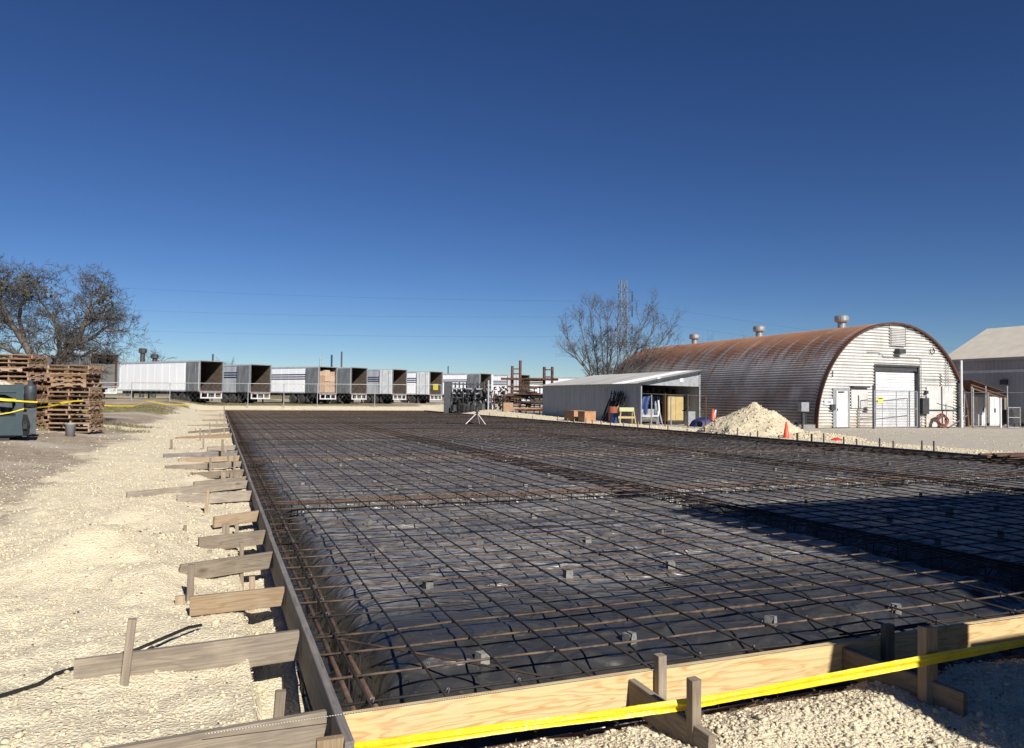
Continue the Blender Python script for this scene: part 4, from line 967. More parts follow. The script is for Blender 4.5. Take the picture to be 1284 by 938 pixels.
def roofvent(px, py, lb=None):                  # on the ridge
    r = ray(px, py); f_ = r.x / r.y; ax = QO.x + CT * QW / 2; ay = QO.y + ST * QW / 2
    s_ = (ax - f_ * ay) / (f_ * CT + ST); b = MB(); b.sm = False
    b.lathe([(.26, -.3), (.26, .42), (.42, .45), (.46, .55), (.46, .78), (.40, .86), (.1, .92)], 18, (QW / 2, s_, QH)); b.build('roof_vent', M['vent'], q)
for px in (871, 952, 1055.5): roofvent(px, 420)
wp = D(1205, hor(1205), 46.6); pole('white_pole', 'tall white pole at the right corner of the arched building', 'pole', 1205.3, 452, 45.6, .07, M['white'], None, None, qz)
# hose coil
hp = D(1181, hor(1181), 46.0); t = thing('hose_coil', 'coil of red brown hose leaning against the white corrugated wall', 'hose', (hp.x, hp.y, qz), TH)
b = MB(); pts = [((.36 + .12 * math.sin(a * 2.3) + .012 * (a % 3)) * math.cos(a), .06 * math.sin(a * 1.7) - .1 + .15 * (.42 + .3 * math.sin(a)) , .42 + (.34 + .10 * math.cos(a * 1.9)) * math.sin(a)) for a in np.linspace(0, 60, 300)]
b.tube(pts, .026, 5); b.build('hose', M['hose'], t)
# chain link gate before the roll-up door
def loc3(px, py, d): return D(px, py, d)
def frame_gate(label, px0, px1, ytop, ymid, d0, d1, name='chain_link_gate', cat='gate', mids=1):
    t = thing(name, label, cat); a, c = D(px0, hor(px0), d0), D(px1, hor(px1), d1); zt = D(px0, ytop, d0).z; ga, gc = hz(a.x, a.y), hz(c.x, c.y)
    A0, A1, C0, C1 = Vector((a.x, a.y, ga + .08)), Vector((a.x, a.y, zt)), Vector((c.x, c.y, gc + .08)), Vector((c.x, c.y, zt))
    for p, r_ in ((A0, A1), (C0, C1)): b = MB(); b.tube([p, r_], .03, 7); b.build('stile', M['galv'], t)
    for k in range(1, mids + 1): f_ = k / (mids + 1); b = MB(); b.tube([A0.lerp(C0, f_), A1.lerp(C1, f_)], .022, 6); b.build('stile', M['galv'], t)
    for f_ in (0, (hor(px0) and .5), 1): b = MB(); b.tube([A0.lerp(A1, f_), C0.lerp(C1, f_)], .026, 7); b.build('rail', M['galv'], t)
    w = MB(); L = (C0 - A0).length; Hh = zt - A0.z; st = .11; n = int((L + Hh) / st)
    X = (C0 - A0).normalized()
    for k in range(1, n):
        o_ = k * st
        for sgn in (0, 1):
            x0, z0 = (o_, 0) if o_ < L else (L, o_ - L); x1, z1 = (0, o_) if o_ < Hh else (o_ - Hh, Hh)
            if sgn: x0, x1 = L - x0, L - x1
            w.tube([A0 + X * x0 + Vector((0, 0, z0)), A0 + X * x1 + Vector((0, 0, z1))], .0035, 3, False)
    tag(w.build('wire_mesh', M['galv'], t), kind='stuff')
    return t
g = frame_gate('chain link gate closed across the white roll up door', 1096.5, 1150, 490, 514, 43.4, 45.4, mids=1)
for px, d in ((1095, 43.3), (1151.5, 45.5)):
    p = D(px, 483, d); b = MB(); b.tube([(p.x, p.y, qz - .1), (p.x, p.y, p.z)], .06, 8); b.build('gate_post', M['dark_steel'], g)
p = D(1104, 501.5, 43.55); b = MB(); b.box(-.19, .19, -.012, .012, -.15, .15); so_ = b.build('warning_sign', M['sign_yellow'], None, p, (0, 0, TH)); tag(so_, 'small yellow warning sign hung on the chain link gate', 'sign')
b = MB(); b.box(-.16, .16, -.018, -.0125, .06, .12); b.build('sign_band', M['black_steel'], so_)
# left of the building: meter stand
p = D(1007, hor(1007), 42.2); t = thing('meter_stand', 'grey electric box on a dark post left of the arched building', 'electric box', (p.x, p.y, hz(p.x, p.y)), TH)
b = MB(); b.box(-.09, .09, -.06, .06, 0, 1.0); b.tube([(.2, 0, 0), (.2, 0, .9)], .03, 6); b.build('post', M['dark_steel'], t)
b = MB(); b.box(-.28, .26, -.18, .12, .98, 1.5); b.build('cabinet', M['galv'], t)
b = MB(); b.box(-.3, .55, -.35, .25, -.02, .24); b.build('plinth', M['concrete'], t)
p = D(992, hor(992), 41.5); t = thing('scrap_heap', 'low heap of dark scrap and pipe offcuts beside the electric box', 'scrap heap', (p.x, p.y, hz(p.x, p.y)), TH)
for i in range(14):
    b = MB(); a = rnd.uniform(0, 3); x, y, z = rnd.uniform(-1.2, .5), rnd.uniform(-.4, .4), rnd.uniform(.08, .35); L = rnd.uniform(.15, .4)
    b.tube([(x - L * math.cos(a), y - L * math.sin(a), z - .06), (x + L * math.cos(a), y + L * math.sin(a), z + .06)], rnd.uniform(.05, .13), 8); b.build('offcut', M[rnd.choice(['dark_steel', 'galv', 'rust_steel', 'black_steel'])], t)

# ------------------------------------------------------------------ lean-to and fence right of the arched building
p = D(1216, hor(1216), 50.0); L0 = Vector((p.x, p.y, qz)); t = thing('lean_to', 'open wooden lean-to with a rusty sloping roof right of the arched building', 'shed', L0, TH * .3)
w_ = 2.75
for x, y in ((.12, 0), (1.3, 0), (2.55, 0), (.12, 2.6), (2.55, 2.6)):
    b = MB(); b.box(x - .07, x + .07, y - .07, y + .07, 0, 2.75 - .3 * x); b.build('post', M['grey_wood'] if y else M['stake_wood'], t)
for k in range(7):
    x0 = -.1 + k * .42; b = MB(); z0 = 2.98 - .3 * x0; b.add([(x0, -.35, z0), (x0 + .43, -.35, z0 - .13), (x0 + .43, 3, z0 - .13), (x0, 3, z0), (x0, -.35, z0 + .035), (x0 + .43, -.35, z0 - .095), (x0 + .43, 3, z0 - .095), (x0, 3, z0 + .035)], [(0, 1, 2, 3), (7, 6, 5, 4), (0, 4, 5, 1), (1, 5, 6, 2), (2, 6, 7, 3), (3, 7, 4, 0)]); b.build('roof_sheet', M['rust_steel'], t)
for z, y in ((2.5, -.1), (2.3, .0)):
    b = MB(); b.add([(0, y - .03, z + .2), (2.7, y - .03, z - .58), (2.7, y + .03, z - .58), (0, y + .03, z + .2), (0, y - .03, z + .36), (2.7, y - .03, z - .42), (2.7, y + .03, z - .42), (0, y + .03, z + .36)], [(3, 2, 1, 0), (4, 5, 6, 7), (0, 1, 5, 4), (1, 2, 6, 5), (2, 3, 7, 6), (3, 0, 4, 7)]); b.build('beam', M['rust_steel'], t)
def crate(name, label, cat, px, d, w, dp, h, mat, rz=TH, z=0):
    p = D(px, hor(px), d); b = MB(); b.box(-w / 2, w / 2, -dp / 2, dp / 2, 0, h); return tag(b.build(name, mat, None, (p.x, p.y, hz(p.x, p.y) + z), (0, 0, rz)), label, cat)
def cabinet(label, px, d, w, dp, h, mat):
    p = D(px, hor(px), d); t = thing('white_cabinet', label, 'cabinet', (p.x, p.y, hz(p.x, p.y)), TH * .3); b = MB(); b.box(-w / 2, w / 2, -dp / 2, dp / 2, 0, h); b.build('case', mat, t)
    for s_ in (-1, 1): b = MB(); b.box(s_ * w / 4 - w / 4 + .02, s_ * w / 4 + w / 4 - .02, -dp / 2 - .025, -dp / 2 - .002, .05, h - .05); d2 = b.build('door', mat, t); h2 = MB(); h2.box(s_ * .04 - .012, s_ * .04 + .012, -dp / 2 - .05, -dp / 2 - .026, h * .45, h * .6); h2.build('handle', M['dark_steel'], d2)
cabinet('tall white cabinet at the left inside the wooden lean-to', 1229, 52, .8, .6, 2.0, M['white']); cabinet('pair of white doors at the right inside the wooden lean-to', 1243, 52.4, .75, .6, 2.0, M['white'])
p = D(1262, hor(1262), 45); t = thing('yard_fence', 'thin posts and rail of the chain link fence before the wooden lean-to', 'fence')
A = []
for px, d, y0 in ((1209, 45.8, 492), (1220, 46, 487), (1236, 46, 484), (1263, 46, 484), (1300, 46, 484)):
    p = D(px, y0, d); b = MB(); b.tube([(p.x, p.y, qz - .1), (p.x, p.y, p.z)], .035 if px != 1220 else .05, 7); b.build('post', M['galv'], t)
for a, c in (((1195, 45.6, 492.5), (1263, 46, 492.5)), ((1263, 46, 492.5), (1300, 46, 492.5)), ((1209, 45.8, 535), (1300, 46, 535))):
    b = MB(); b.tube([D(a[0], a[2], a[1]), D(c[0], c[2], c[1])], .022, 6); b.build('rail', M['dark_steel'], t)
b = MB(); b.tube([D(1190, 536, 45.4), D(1213, 521, 45.8)], .04, 6); b.build('brace', M['dark_steel'], t)
pole('white_post', 'short white post at the right end of the wooden lean-to', 'post', 1254.5, 499, 45.9, .06, M['white'], None, None, qz)
frame_gate('small chain link gate panel standing right of the wooden lean-to', 1264, 1279, 511, 523, 45.8, 46, mids=0)
p = D(1271, hor(1271), 48.5); t = thing('black_cart', 'dark covered cart standing behind the small gate panel at the right', 'cart', (p.x, p.y, hz(p.x, p.y)), TH)
b = MB(); b.bev(-.6, .6, -.4, .4, .2, 1.15, .12); b.build('cover', M['black_steel'], t)
for x in (-.4, .4): b = MB(); b.lathe([(.05, -.05), (.14, -.04), (.14, .04), (.05, .05)], 12, (x, -.3, .14), 'x'); b.build('wheel', M['rubber'], t)

# ------------------------------------------------------------------ large grey building at the right
p = D(1284, hor(1284), 52.0); B0 = Vector((p.x, p.y, -.2)); g = thing('grey_warehouse', 'large grey metal warehouse with a tan roof at the right edge', 'building', B0, TH)
y1, y0, ez, rz_, hw = 6.2, -16.0, 4.95, 7.45, 4.9
b = MB(); b.box(0, .15, y0, y1, 0, ez); wl = b.build('side_wall', M['wall_grey'], g)
for k in range(int((y1 - y0) / .3)): b = MB(); y = y0 + .1 + k * .3; b.box(-.014, -.001, y, y + .05, 0, ez - .05); b.build('rib', M['wall_grey'], wl)
b = MB(); b.box(-.06, -.036, y0, y1, 3.78, 3.98); b.build('white_band', M['wall_band'], g)
b = MB(); b.add([(.15, y1, 0), (2 * hw, y1, 0), (2 * hw, y1, ez), (hw, y1, rz_), (.15, y1, ez)], [(0, 1, 2, 3, 4)]); b.add([(.15, y0, 0), (2 * hw, y0, 0), (2 * hw, y0, ez), (hw, y0, rz_), (.15, y0, ez)], [(4, 3, 2, 1, 0)]); b.box(2 * hw - .15, 2 * hw, y0, y1, 0, ez); b.build('end_walls', M['wall_grey'], g)
for s_ in (0, 1):
    for k in range(int((y1 - y0 + .6) / .9)):
        ya = y0 - .3 + k * .9; yb = ya + .895; xe, xr = (-.35, hw) if s_ == 0 else (2 * hw + .35, hw); ze = ez - .18
        b = MB(); b.add([(xe, ya, ze), (xr, ya, rz_), (xr, yb, rz_), (xe, yb, ze), (xe, ya, ze + .08), (xr, ya, rz_ + .08), (xr, yb, rz_ + .08), (xe, yb, ze + .08)], [(0, 1, 2, 3), (7, 6, 5, 4), (0, 4, 5, 1), (1, 5, 6, 2), (2, 6, 7, 3), (3, 7, 4, 0)]); b.build('roof_sheet', M['tan_roof'], g)
b = MB(); b.box(-.42, -.30, y0, y1 + .3, ez - .3, ez - .12); b.build('gutter', M['wall_grey'], g)
b = MB(); b.box(-.18, -.04, 1.1, 1.6, 2.9, 3.25); b.build('wall_box', M['dark_steel'], g)

# ------------------------------------------------------------------ iron shed
SO = D(803, hor(803), 44.7); sz0 = hz(SO.x, SO.y)
s = thing('iron_shed', 'grey corrugated iron shed with a low sloping roof and an open dark front', 'shed', (SO.x, SO.y, sz0), TH)
SW, SLn = 4.25, 14.5; zl = D(803, 480, 44.7).z - sz0; zr = zl + .78
def cor(y0, y1, x, z0, z1, amp=.022, per=.2):
    n = int((y1 - y0) / per * 4); vs_ = []
    for i in range(n + 1): y = y0 + (y1 - y0) * i / n; xx = x + amp * math.sin(i * math.pi / 2); vs_ += [(xx, y, z0), (xx, y, z1)]
    b = MB(); b.add(vs_, [(2 * i, 2 * i + 2, 2 * i + 3, 2 * i + 1) for i in range(n)]); return b
cuts = [0, 1.7, 3.4, 5.2, 7, 9, 11, 12.8, SLn]
for a, c in zip(cuts[:-1], cuts[1:]):
    b = cor(a, c, rnd.uniform(-.006, .006), .02 + rnd.uniform(0, .05), zl); b.build('wall_sheet', M['shed_wall'], s)
b = cor(0, SLn, SW, 0, zr); b.build('wall_sheet', M['shed_wall'], s)
b = MB(); b.box(0, SW, SLn - .03, SLn, 0, zl); b.build('back_wall', M['shed_wall'], s)
for k in range(9):                              # roof sheets
    ya, yb = -.35 + k * 1.66, -.35 + k * 1.66 + 1.70; n = 32; vs_ = []
    for i in range(n + 1):
        y = ya + (yb - ya) * i / n; w = .02 * math.sin(i * math.pi / 2) + .004 * (k % 2)
        vs_ += [(-.35, y, zl - .04 + w), (SW + .3, y, zr + .09 + w)]
    b = MB(); b.add(vs_, [(2 * i, 2 * i + 2, 2 * i + 3, 2 * i + 1) for i in range(n)]); b.build('roof_sheet', M['shed_roof_white'] if k in (1,) else M['shed_roof'], s)
b = MB(); b.add([(0, -.02, zl - .12), (SW, -.02, zl - .12 - .05), (SW, -.02, zr + .02), (0, -.02, zl - .02), (0, .02, zl - .12), (SW, .02, zl - .17), (SW, .02, zr + .02), (0, .02, zl - .02)], [(0, 1, 2, 3), (7, 6, 5, 4), (0, 4, 5, 1), (1, 5, 6, 2), (2, 6, 7, 3), (3, 7, 4, 0)]); b.build('fascia', M['galv'], s)
b = MB(); b.add([(-.36, -.37, zl - .08), (SW + .31, -.37, zr + .05), (SW + .31, -.33, zr + .05), (-.36, -.33, zl - .08), (-.36, -.37, zl - .01), (SW + .31, -.37, zr + .14), (SW + .31, -.33, zr + .14), (-.36, -.33, zl - .01)], [(3, 2, 1, 0), (4, 5, 6, 7), (0, 1, 5, 4), (1, 2, 6, 5), (2, 3, 7, 6), (3, 0, 4, 7)]); b.build('barge_board', M['dark_steel'], s)
for x in (.03, SW - .03): b = MB(); b.tube([(x, -.04, 0), (x, -.04, zl + (.7 if x > 1 else -.05))], .05, 8); b.build('post', M['galv'], s)
for x in (1.15, 2.75): b = MB(); b.box(x, x + .26, -.05, -.022, zl + .1, zl + .34); b.build('number_plate', M['white'], s)
def sloc(x, y, z=0): return Matrix.Translation((SO.x, SO.y, sz0)) @ Matrix.Rotation(TH, 4, 'Z') @ Vector((x, y, z))
def sbox(name, label, cat, x, y, w, d, h, mat, z=0, rz=0):
    b = MB(); b.bev(-w / 2, w / 2, -d / 2, d / 2, 0, h, .02); return tag(b.build(name, mat, None, sloc(x, y, z), (0, 0, TH + rz)), label, cat)
t = thing('yellow_partition', 'tall cream yellow plywood locker inside the open shed at right', 'locker', sloc(3.15, 1.0), TH)
for x in (-.55, .02): b = MB(); b.box(x, x + .55, -.03, .03, .25, 1.85); b.build('door', M['yellow_panel'], t)
b = MB(); b.box(-.57, .6, .032, .6, .2, 1.86); b.build('case', M['yellow_panel'], t)
b = MB(); b.box(-.57, .6, 0, .6, 0, .2); b.build('plinth', M['black_steel'], t)
t = thing('grey_vise_bench', 'small grey work stand with a machine on it before the yellow locker', 'work stand', sloc(2.9, -.9), TH)
b = MB(); b.box(-.25, .25, -.2, .2, 0, .85); b.build('cabinet', M['galv'], t); b = MB(); b.box(-.4, .35, -.2, .2, .86, .93); b.lathe([(.16, 0), (.16, .1), (.08, .22)], 10, (-.15, 0, .931)); b.build('machine', M['black_steel'], t)
t = thing('boat_shell', 'small white and blue boat shell standing under the open shed', 'boat', sloc(.85, .8), TH)
b = MB(); b.sm = True; vs_ = []
for i in range(9):
    f_ = i / 8; x = -.75 + 1.5 * f_; wd = .5 * math.sin(math.pi * (.15 + .7 * f_))
    for k in range(7): a = math.pi * k / 6; vs_.append((x, -wd * math.cos(a), .55 - .4 * math.sin(a)))
b.add(vs_, [(i * 7 + k, i * 7 + k + 1, (i + 1) * 7 + k + 1, (i + 1) * 7 + k) for i in range(8) for k in range(6)]); b.build('hull', M['galv'], t)
b = MB(); b.box(-.7, .65, -.5, .5, .5, .56); b.build('deck', M['white'], t)
b = MB(); b.tube([(.7, -.3, .5), (.78, -.3, .9), (.72, -.3, 1.5)], .06, 8); b.build('windshield_post', M['white'], t)
b = MB(); b.box(-.6, .3, -.52, .4, .57, .95); b.build('cabin', M['galv'], t)
b = MB(); b.sm = True; vs_ = []
for i in range(9):
    for k in range(9):
        f_, h_ = i / 8, k / 8; vs_.append((-.65 + .5 * f_ + .3 * h_ * h_, .1 * math.sin(f_ * 5 + h_), .85 + .85 * h_ + .1 * f_ * f_ - .3 * f_ * (1 - h_)))
b.add(vs_, gridfaces(9, 9).tolist()); tag(b.build('blue_tarp', M['blue_plastic'], None, sloc(.75, .25), (0, 0, TH)), 'blue tarp hanging over the boat in the open shed', 'tarp')
t = thing('tool_rail', 'rail of tools hanging in the dark of the open shed', 'tool rail', sloc(0, 1.6), TH); b = MB(); b.tube([(.1, 0, 1.75), (4.1, 0, 1.75)], .03, 6); b.build('rail', M['dark_steel'], t)
for i in range(16): b = MB(); x = 1.2 + i * .14; L = rnd.uniform(.2, .5); b.tube([(x, -.05, 1.72), (x + .02, -.06, 1.72 - L)], .03, 6); b.lathe([(.05, 0), (.07, .05), (.02, .1)], 6, (x + .02, -.06, 1.7 - L)); b.build('hanging_tool', M['galv'] if i % 3 else M['blue_plastic'], t)
t = thing('shade_shelves', 'dark shelving added as shade at the back of the open shed', 'shelves', sloc(2.1, 2.6), TH)  # added black filling stands in for the dark inside the shed
for x in (-1.9, -.7, .6, 1.9): b = MB(); b.box(x - .04, x + .04, -.25, .25, 0, 2.2); b.build('post', M['black_steel'], t)
for k in range(4):
    b = MB(); b.box(-1.95, 1.95, -.27, .27, .25 + .55 * k, .29 + .55 * k); b.build('shelf', M['black_steel'], t)
    for i in range(9): b = MB(); x = -1.75 + i * .42; b.box(x - .15, x + .12, -.2, .2, .292 + .55 * k, .4 + .55 * k + rnd.uniform(0, .3)); b.build('bin', M[rnd.choice(['black_steel', 'dark_steel', 'blue_stripe', 'rust_steel'])], t)
t = thing('pipe_bundle', 'dark blue bundle of pipes and rods leaning upright in the shed', 'pipes', sloc(1.9, .9), TH)
for i in range(12): b = MB(); x = rnd.uniform(-.3, .3); b.tube([(x, rnd.uniform(-.2, .2), 0), (x + rnd.uniform(-.1, .1), .3, rnd.uniform(.8, 1.5))], .03, 6); b.build('pipe', M['blue_stripe'] if i % 2 else M['galv'], t)
# outside the shed wall: boxes, ladders, drums, trestle
def wbox(label, px, d, w, dp, h, rz=0):
    p = D(px, hor(px), d); t = thing('plywood_box', label, 'box', (p.x, p.y, hz(p.x, p.y)), TH + rz); b = MB(); b.box(-w / 2, w / 2, -dp / 2, dp / 2, 0, h); b.build('case', M['ply'], t)
    b = MB(); b.box(-w / 2 - .02, w / 2 + .02, -dp / 2 - .02, dp / 2 + .02, h + .001, h + .03); b.build('lid', M['ply'], t)
wbox('longer orange plywood box against the shed wall', 720, 46.8, .7, 1.4, .62); wbox('shorter orange plywood box beside the dark ladders', 736, 45.2, .75, .9, .62)
t = thing('ladder_stack', 'dark steel ladders and racks leaning against the shed wall', 'ladders', sloc(-.15, 2.6), TH)
for i in range(9):
    y = -1.2 + i * .22 + rnd.uniform(-.1, .1); hh = rnd.uniform(1.3, 2.1); lean = rnd.uniform(.35, .8)
    for dy in (0, .36): b = MB(); b.tube([(-lean, y + dy, 0), (-.03, y + dy + rnd.uniform(-.12, .15), hh)], .036, 5); b.build('rail', M['black_steel'], t)
    for k in range(6): f_ = (k + .5) / 6; b = MB(); b.tube([(-lean + (lean - .03) * f_, y + .05 * f_, hh * f_), (-lean + (lean - .03) * f_, y + .36 + .05 * f_, hh * f_)], .02, 5); b.build('rung', M['black_steel'], t)
t = thing('wooden_ladder', 'brown wooden ladder leaning on the dark racks by the shed wall', 'ladder', sloc(-.8, 1.75), TH)
for dy in (0, .4): b = MB(); b.tube([(-.3, dy - .3, 0), (.55, dy + .05, 1.75)], .03, 5); b.build('rail', M['tan_wood'], t)
for k in range(6): f_ = (k + .5) / 6; b = MB(); b.tube([(-.3 + .85 * f_, -.3 + .35 * f_, 1.75 * f_), (-.3 + .85 * f_, .1 + .35 * f_, 1.75 * f_)], .02, 5); b.build('rung', M['tan_wood'], t)
def drum(label, px, d, h, m, z=0):
    p = D(px, hor(px), d); b = MB(); b.lathe([(.27, 0), (.28, .02), (.28, h * .33), (.295, h * .35), (.28, h * .37), (.28, h * .66), (.295, h * .68), (.28, h * .7), (.28, h - .02), (.26, h)], 18); return tag(b.build('drum', M[m], None, (p.x, p.y, hz(p.x, p.y) + z)), label, 'drum')
drum('rusty red drum standing behind the blue one at the shed wall', 768.5, 44.6, .95, 'rust_drum'); drum('small blue drum in front of the rusty one', 771, 43.6, .58, 'blue_plastic')
p = D(786, hor(786), 43.0); t = thing('trestle', 'pale green wooden trestle bench in front of the iron shed', 'trestle', (p.x, p.y, hz(p.x, p.y)), TH * .2)
for x in (-.42, .42):
    for y in (-.3, .3): b = MB(); b.tube([(x * (1.1 if y < 0 else .9), y, 0), (x * .85, y * .3, .88)], .035, 5); b.build('leg', M['yellow_panel'], t)
b = MB(); b.box(-.45, .4, -.14, .14, .7, .93); b.build('top', M['green_wood'], t); b = MB(); b.box(-.55, .45, -.26, -.2, .3, .42); b.build('rail', M['yellow_panel'], t)
# posts of an unfinished fence before the shed
for px, y0, d, lb in ((817, 495, 43, 'thin dark post by the left corner of the open shed front'), (834, 493, 42.4, 'dark post in the middle of the open shed front'), (841.5, 498, 42.2, 'shorter galvanised post beside the middle dark post'), (862.5, 494, 41.4, 'thin post before the yellow locker'), (885, 495, 40.8, 'brown post between the shed and the gravel pile')):
    pole('fence_post', lb, 'post', px, y0, d, .035, M['galv'] if px in (841.5, 817) else M['rust_steel'], None, 'thin fence posts before the shed')
b = MB(); b.tube([D(803, 493.5, 43.6), D(817, 494, 43), D(834, 494.5, 42.4), D(862.5, 495.5, 41.4), D(885, 496.5, 40.8)], .012, 5); tag(b.build('fence_wire', M['galv']), 'thin wire strung along the posts before the shed', 'wire')
# covered junk right of the shed
p = D(881, hor(881), 43.5); t = thing('covered_mower', 'low dark blue machine under a sheet right of the open shed', 'machine', (p.x, p.y, hz(p.x, p.y)), TH)
b = MB(); b.sm = True; n_ = 12; vs_ = []
for i in range(n_):
    for j in range(n_):
        x, y = (i / 11 - .5) * 1.5, (j / 11 - .5) * .9; e = max(0, 1 - abs(x / .75) ** 3 - abs(y / .45) ** 3) ** .5; vs_.append((x, y, (.45 + .12 * float(vn(x * 4, y * 4, 9))) * e))
b.add(vs_, gridfaces(n_, n_).tolist()); b.build('cover', M['blue_stripe'], t)
for x in (-.5, .45): b = MB(); b.lathe([(.06, -.08), (.17, -.07), (.17, .07), (.06, .08)], 14, (x, -.43, .17), 'x'); b.build('wheel', M['rubber'], t)
p = D(898, hor(898), 45.5); t = thing('pipe_pile', 'pale plastic pipes and sheets lying along the arched wall', 'pipes', (p.x, p.y, hz(p.x, p.y)), TH)
for i in range(9): b = MB(); x = rnd.uniform(-.5, .9); b.tube([(x, -1, .1 + .07 * i * .6), (x + rnd.uniform(-.2, .2), 1.2, .1 + .07 * i * .6)], .05, 7); b.build('pipe', M['galv'] if i % 2 else M['wall_grey'], t)
b = MB(); b.tube([(-.6, -.5, 0), (-.35, -.4, .95)], .09, 6); b.build('leaning_board', M['galv'], t)

# ------------------------------------------------------------------ steel racks beyond the back right corner
def upright(par, px, d, y0, w=.12, mat='rust_steel', name='upright'):
    p = D(px, y0, d); g_ = hz(p.x, p.y); b = MB(); b.box(-w / 2, w / 2, -w / 2, w / 2, 0, p.z - g_); b.build(name, M[mat], par, (p.x, p.y, g_), (0, 0, TH))
def beam(par, a, c, h, mat='rust_steel', name='beam', w=.06):
    a, c = D(*a), D(*c); d = c - a; L = d.length; b = MB(); b.box(0, L, -w / 2, w / 2, -h, 0); o = b.build(name, M[mat], par, a)
    X = d.normalized(); Y = Vector((0, 0, 1)).cross(X).normalized(); o.rotation_euler = Matrix((X, Y, X.cross(Y))).transposed().to_euler()
t = thing('pipe_rack', 'tall red brown cantilever rack loaded with rusty bars', 'storage rack')
for px, y0, d in ((642.5, 459, 68), (652.5, 452, 70), (682.5, 460, 68), (692.5, 460, 70)): upright(t, px, d, y0, .2)
for (a, b_) in (((682.5, 463), (692.5, 463)), ((682.5, 472), (692.5, 472)), ((642.5, 462), (652.5, 462)), ((642.5, 468), (652.5, 468))): beam(t, (*a, 68), (*b_, 70), .1)
for a in ((636, 483.5), (634, 494.5), (632, 504)): beam(t, (*a, 67.8), (684, a[1] + 1.0, 67.8), .18)
for k in range(3): beam(t, (628, 473.5 + k * .8, 67.4 + k * .3), (700, 474.5 + k * .8, 67.4 + k * .3), .1, 'rust_steel', 'bar', .09)
for k in range(4): beam(t, (657, 474.5 + k * 2.0, 67.6 + .2 * k), (682, 475 + k * 2.0, 67.6 + .2 * k), .10, 'yellow_steel' if k != 1 else 'rust_steel', 'bar', .09)
for k in range(5): beam(t, (634 + rnd.uniform(0, 12), 493 + k * .3, 67 + k * .22), (690, 493.6 + k * .3, 67 + k * .22), .07, 'rust_steel', 'bar', .07)
for k in range(6): beam(t, (645 + rnd.uniform(-3, 9), 503 + k * .3, 66.8 + k * .22), (690, 503.8 + k * .3, 66.8 + k * .22), .08, 'galv' if k % 3 == 0 else 'rust_steel', 'bar', .08)
for k in range(7): beam(t, (640 + rnd.uniform(-3, 12), 511 + k * .5, 66 + k * .25), (690, 512 + k * .5, 66 + k * .25), .09, 'rust_steel' if k % 3 else 'ply', 'bar', .1)
for k in range(34): y_ = rnd.uniform(485, 515); x_ = rnd.uniform(638, 668); d_k = rnd.uniform(66.3, 68.5); beam(t, (x_, y_, d_k), (x_ + rnd.uniform(8, 26), y_ + rnd.uniform(0, .8), d_k), rnd.uniform(.06, .14), rnd.choice(['rust_steel', 'rust_steel', 'black_steel', 'thick_bar', 'dark_steel']), 'bar', .08)
for px in (660, 670, 677): upright(t, px, 68.4, 486, .08, 'dark_steel', 'strut')
t = thing('scaffold_rack', 'mass of steel frames, darkened for the shade among them, stacked beside a plain steel panel', 'steel frames')
pxs = [566.5, 571, 576, 581, 585, 590, 594, 599, 603, 607, 611]
for i, px in enumerate(pxs): upright(t, px, 66.5 + .5 * (i % 3), 479.5 + .4 * (i % 2), .11, 'black_steel' if i % 3 else 'dark_steel')
for y in (480.5, 486, 492, 497.5, 503, 508.5): beam(t, (565, y, 66.6), (615, y + 1.2, 66.6), .13, 'dark_steel' if y not in (486, 492) else 'galv')
for i in range(190):
    px = rnd.uniform(566, 614); y = rnd.uniform(487, 507); b = MB(); d = rnd.uniform(66.2, 67.6); a = D(px, y, d); c = D(px + rnd.uniform(-2.5, 2.5), y + rnd.uniform(3, 8), d + rnd.uniform(-.5, .5)); b.tube([a, c], rnd.uniform(.05, .11), 5); b.build('frame_bar', M[rnd.choice(['black_steel', 'black_steel', 'black_steel', 'black_steel', 'black_steel', 'black_steel', 'dark_steel', 'dark_steel', 'galv'])], t)  # mostly black, standing in for shade deep among the frames
for i in range(16):
    px = rnd.uniform(566, 614); b = MB(); p = D(px, rnd.uniform(509, 513), 66.0); b.box(-.25, .25, -.2, .2, -.3, .25); b.build('base_block', M[rnd.choice(['black_steel', 'black_steel', 'dark_steel'])], t, p, (0, 0, rnd.uniform(0, 1)))  # black here too, in place of shade at the foot
p = D(561, hor(561), 66.4); b = MB(); b.box(-.32, .3, -.05, .05, 0, D(561, 479, 66.4).z - hz(p.x, p.y)); tag(b.build('steel_screen', M['dark_steel'], None, (p.x, p.y, hz(p.x, p.y)), (0, 0, .1)), 'tall plain grey steel panel at the left end of the steel frames', 'steel panel')
t = thing('steel_ladder_frame', 'tall white ladder-like steel frame between the dark frames and the pipe rack', 'steel frame')
upright(t, 612.5, 65.5, 477, .13, 'galv'); upright(t, 617, 65.5, 470, .16, 'white')
for y in (482, 489, 496, 503): beam(t, (611, y, 65.5), (618, y + .3, 65.5), .12, 'galv')
t = thing('scrap_rack', 'jumble of dark angle iron on a low rack left of the tan box', 'scrap steel')
for px in (620, 633): upright(t, px, 65, 490, .1, 'rust_steel')
for i in range(40):
    px = rnd.uniform(619, 634); y = rnd.uniform(485, 512); d = rnd.uniform(64.6, 66); a = D(px, y, d); c = D(px + rnd.uniform(-4, 4), y + rnd.uniform(-2, 4), d + .3); b = MB(); b.tube([a, c], rnd.uniform(.05, .11), 5); b.build('offcut', M[rnd.choice(['black_steel', 'rust_steel', 'dark_steel', 'black_steel', 'galv'])], t)
crate('tan_box', 'large tan carton standing at the foot of the pipe rack', 'carton', 636.5, 62.5, .82, .7, .72, M['cardboard'], .2, .05)
